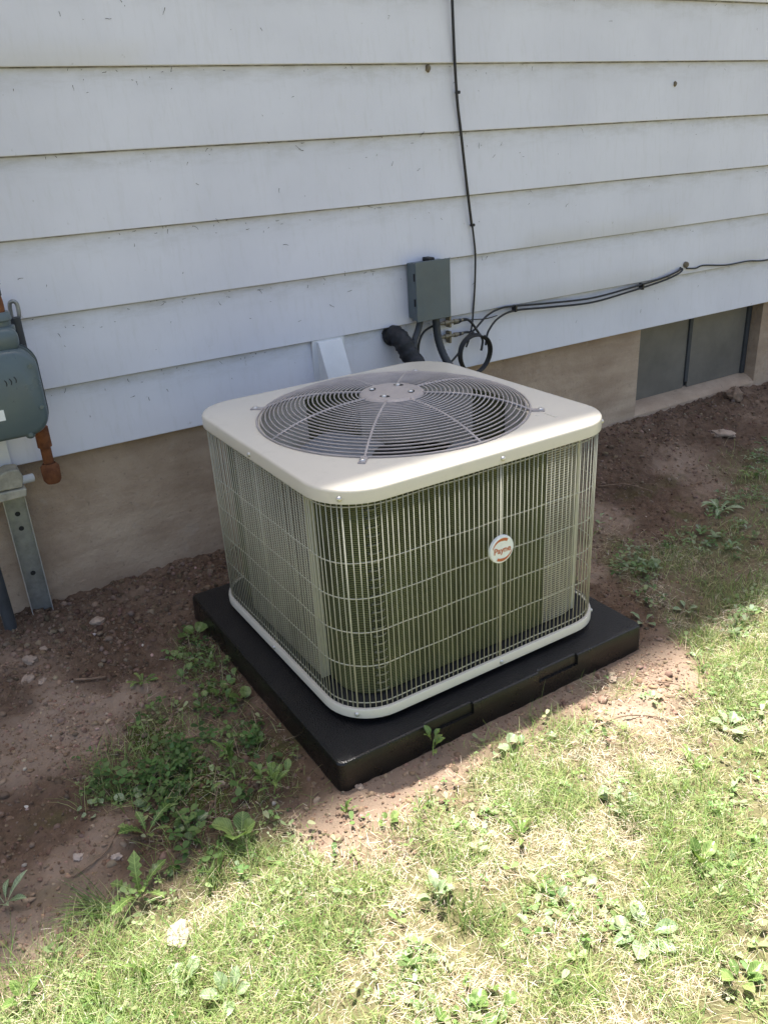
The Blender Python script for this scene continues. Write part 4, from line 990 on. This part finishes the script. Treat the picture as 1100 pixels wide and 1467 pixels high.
# ------------------------------------------------------------------ stones, twigs, dead leaves
def stone(x, y, r, label, mat='stone', group=None, flat=.6, seed=0):
    rg = np.random.default_rng(seed+5); n = 14; m_ = 9; vs = []; fs = []
    for i in range(m_+1):
        th = math.pi*i/m_
        for j in range(n):
            ph = 2*math.pi*j/n; d = Vector((math.sin(th)*math.cos(ph), math.sin(th)*math.sin(ph), math.cos(th)))
            q = .30+1.3*float(fbm(d.x*1.3+seed*3.1+d.z, d.y*1.3-seed*1.7+d.z*.6, 1.7, 300+seed, 4, .65)); vs.append((d.x*r*q*1.15, d.y*r*q*.9, d.z*r*q*flat))
    for i in range(m_):
        for j in range(n): fs.append((i*n+j, i*n+(j+1) % n, (i+1)*n+(j+1) % n, (i+1)*n+j))
    b = MB(); b.add(vs, fs); o = b.build('stone', mat, None, smooth=35); o.location = (x, y, G(x, y)+r*flat*.35); o.rotation_euler.z = seed
    return tag(o, label, 'stone', group)
stone(.160, -1.349, .023, 'chunky white stone lying in grass at the shade edge', 'stone_pale', flat=.75, seed=1)
stone(.095, -.25, .020, 'grey flat stone on dark soil near the strut', seed=2)
stone(.305, -.178, .022, 'flat brown stone on soil below the foundation wall', seed=3)
stone(.075, -.33, .018, 'angular brown clod below the flat grey stone', seed=4)
stone(.105, -.36, .012, 'smaller brown clod beside the angular clod', seed=5)
stone(.14, -.205, .012, 'rounded small stone near the strut foot', seed=6)
stone(.37, -1.02, .012, 'pale rounded stone among the shade weeds', 'stone_pale', seed=7)
stone(.05, -1.05, .011, 'pinkish stone on bare shaded soil', 'stone_pale', seed=8)
stone(.115, -1.09, .010, 'pale pebble beside the dandelion on shaded soil', 'stone_pale', seed=9)
stone(3.35, -.055, .05, 'large dark soil clod at the foot of the basement window sill', 'twig', flat=.7, seed=10)
stone(3.62, -.10, .035, 'smaller dark soil clod right of the large clod', 'twig', flat=.7, seed=11)
stone(3.0, -.28, .045, 'flat pale stone sunk in soil below the basement window', flat=.35, seed=12)
stone(1.35, -1.245, .012, 'brown clod at the front of the pad near its far corner', seed=13)
stone(1.62, -.33, .016, 'pink-brown stone in soil right of the unit', seed=14)
stone(.62, -1.21, .009, 'small brown clod at the near pad corner', seed=15)
def twig(pts, r, label, mat='twig'):
    P = [(x, y, G(x, y)+r+dz) for x, y, dz in pts]
    o = MB().tube(spline(P, 5), [r*(1-.5*i/(len(pts)*5-4)) for i in range(len(spline(P, 5)))], 6).build('twig', mat, None, smooth=180); return tag(o, label, 'twig')
twig([(.18, -.42, .002), (.215, -.45, .004), (.255, -.46, .002)], .004, 'short brown stick on bare soil near the grey stone')
twig([(1.43, -1.32, .004), (1.45, -1.37, .012), (1.455, -1.42, .006)], .0022, 'thin brown twig on pale soil beyond the pad corner')
twig([(1.17, -1.36, .006), (1.25, -1.37, .008), (1.32, -1.41, .006), (1.35, -1.47, .004)], .0022, 'curved brown twig lying along the lawn edge before the pad')
twig([(2.2, -.33, .004), (2.28, -.40, .01), (2.34, -.48, .004)], .003, 'pale dry twig on soil right of the unit', 'straw' if False else 'twig')
twig([(.03, -1.10, .002), (.10, -1.07, .006), (.14, -1.02, .004)], .0022, 'dry brown stalk lying on shaded pebbly soil')
twig([(.315, -1.14, .0), (.325, -1.12, .05), (.345, -1.10, .085)], .0014, 'pale dry stalk standing among the shade weeds')
for cxy in [(1.05, -1.305, 'dead leaf curled on soil before the pad'), (1.60, -1.31, 'dry leaf lying on lawn by the bare soil patch')]:
    o = weed('dead_leaf', cxy[0], cxy[1], 'ovate', 1, .04, cxy[2], cat='leaf', mat='leaf_blue', up=.1)
# flattened grass tuft in shade
tx = []; n = 46
x = rng.normal(.07, .010, n); y = rng.normal(-1.215, .012, n)
V, F, C = ribbons(x, y, H(x, y), rng.normal(2.7, .45, n), rng.uniform(.06, .13, n), rng.uniform(.002, .004, n), rng.uniform(.7, 1.3, n), rng.uniform(.2, .9, n), 5, palette(n, [(.10, .16, .045), (.14, .19, .06), (.20, .22, .09)]))
o = fast_mesh('grass_tuft', V, F, C, 'grass'); tag(o, 'flattened tuft of long grass blades lying on shaded soil', 'grass tuft')
for (cx_, cy_, lab) in ((1.03, -1.60, 'dense dark green grass tuft standing in the sunlit lawn'), (.62, -1.60, 'fine green grass tuft beside the bare hollow in the lawn'), (.27, -1.27, 'dark grass tuft straddling the shade edge'), (.55, -1.98, 'thick green tuft low in the near lawn')):
    n = 90; x = rng.normal(cx_, .022, n); y = rng.normal(cy_, .022, n)
    V, F, C = ribbons(x, y, H(x, y), rng.uniform(0, 6.28, n), rng.uniform(.03, .075, n), rng.uniform(.0015, .003, n), rng.uniform(.05, .7, n), rng.uniform(.3, 1.3, n), 4, palette(n, [(.09, .15, .04), (.13, .19, .05), (.19, .23, .08)]))
    o = fast_mesh('grass_tuft', V, F, C, 'grass'); tag(o, lab, 'grass tuft', 'grass tufts')
print('tris', sum(len(o.data.polygons) for o in bpy.data.objects if o.type == 'MESH')*2)
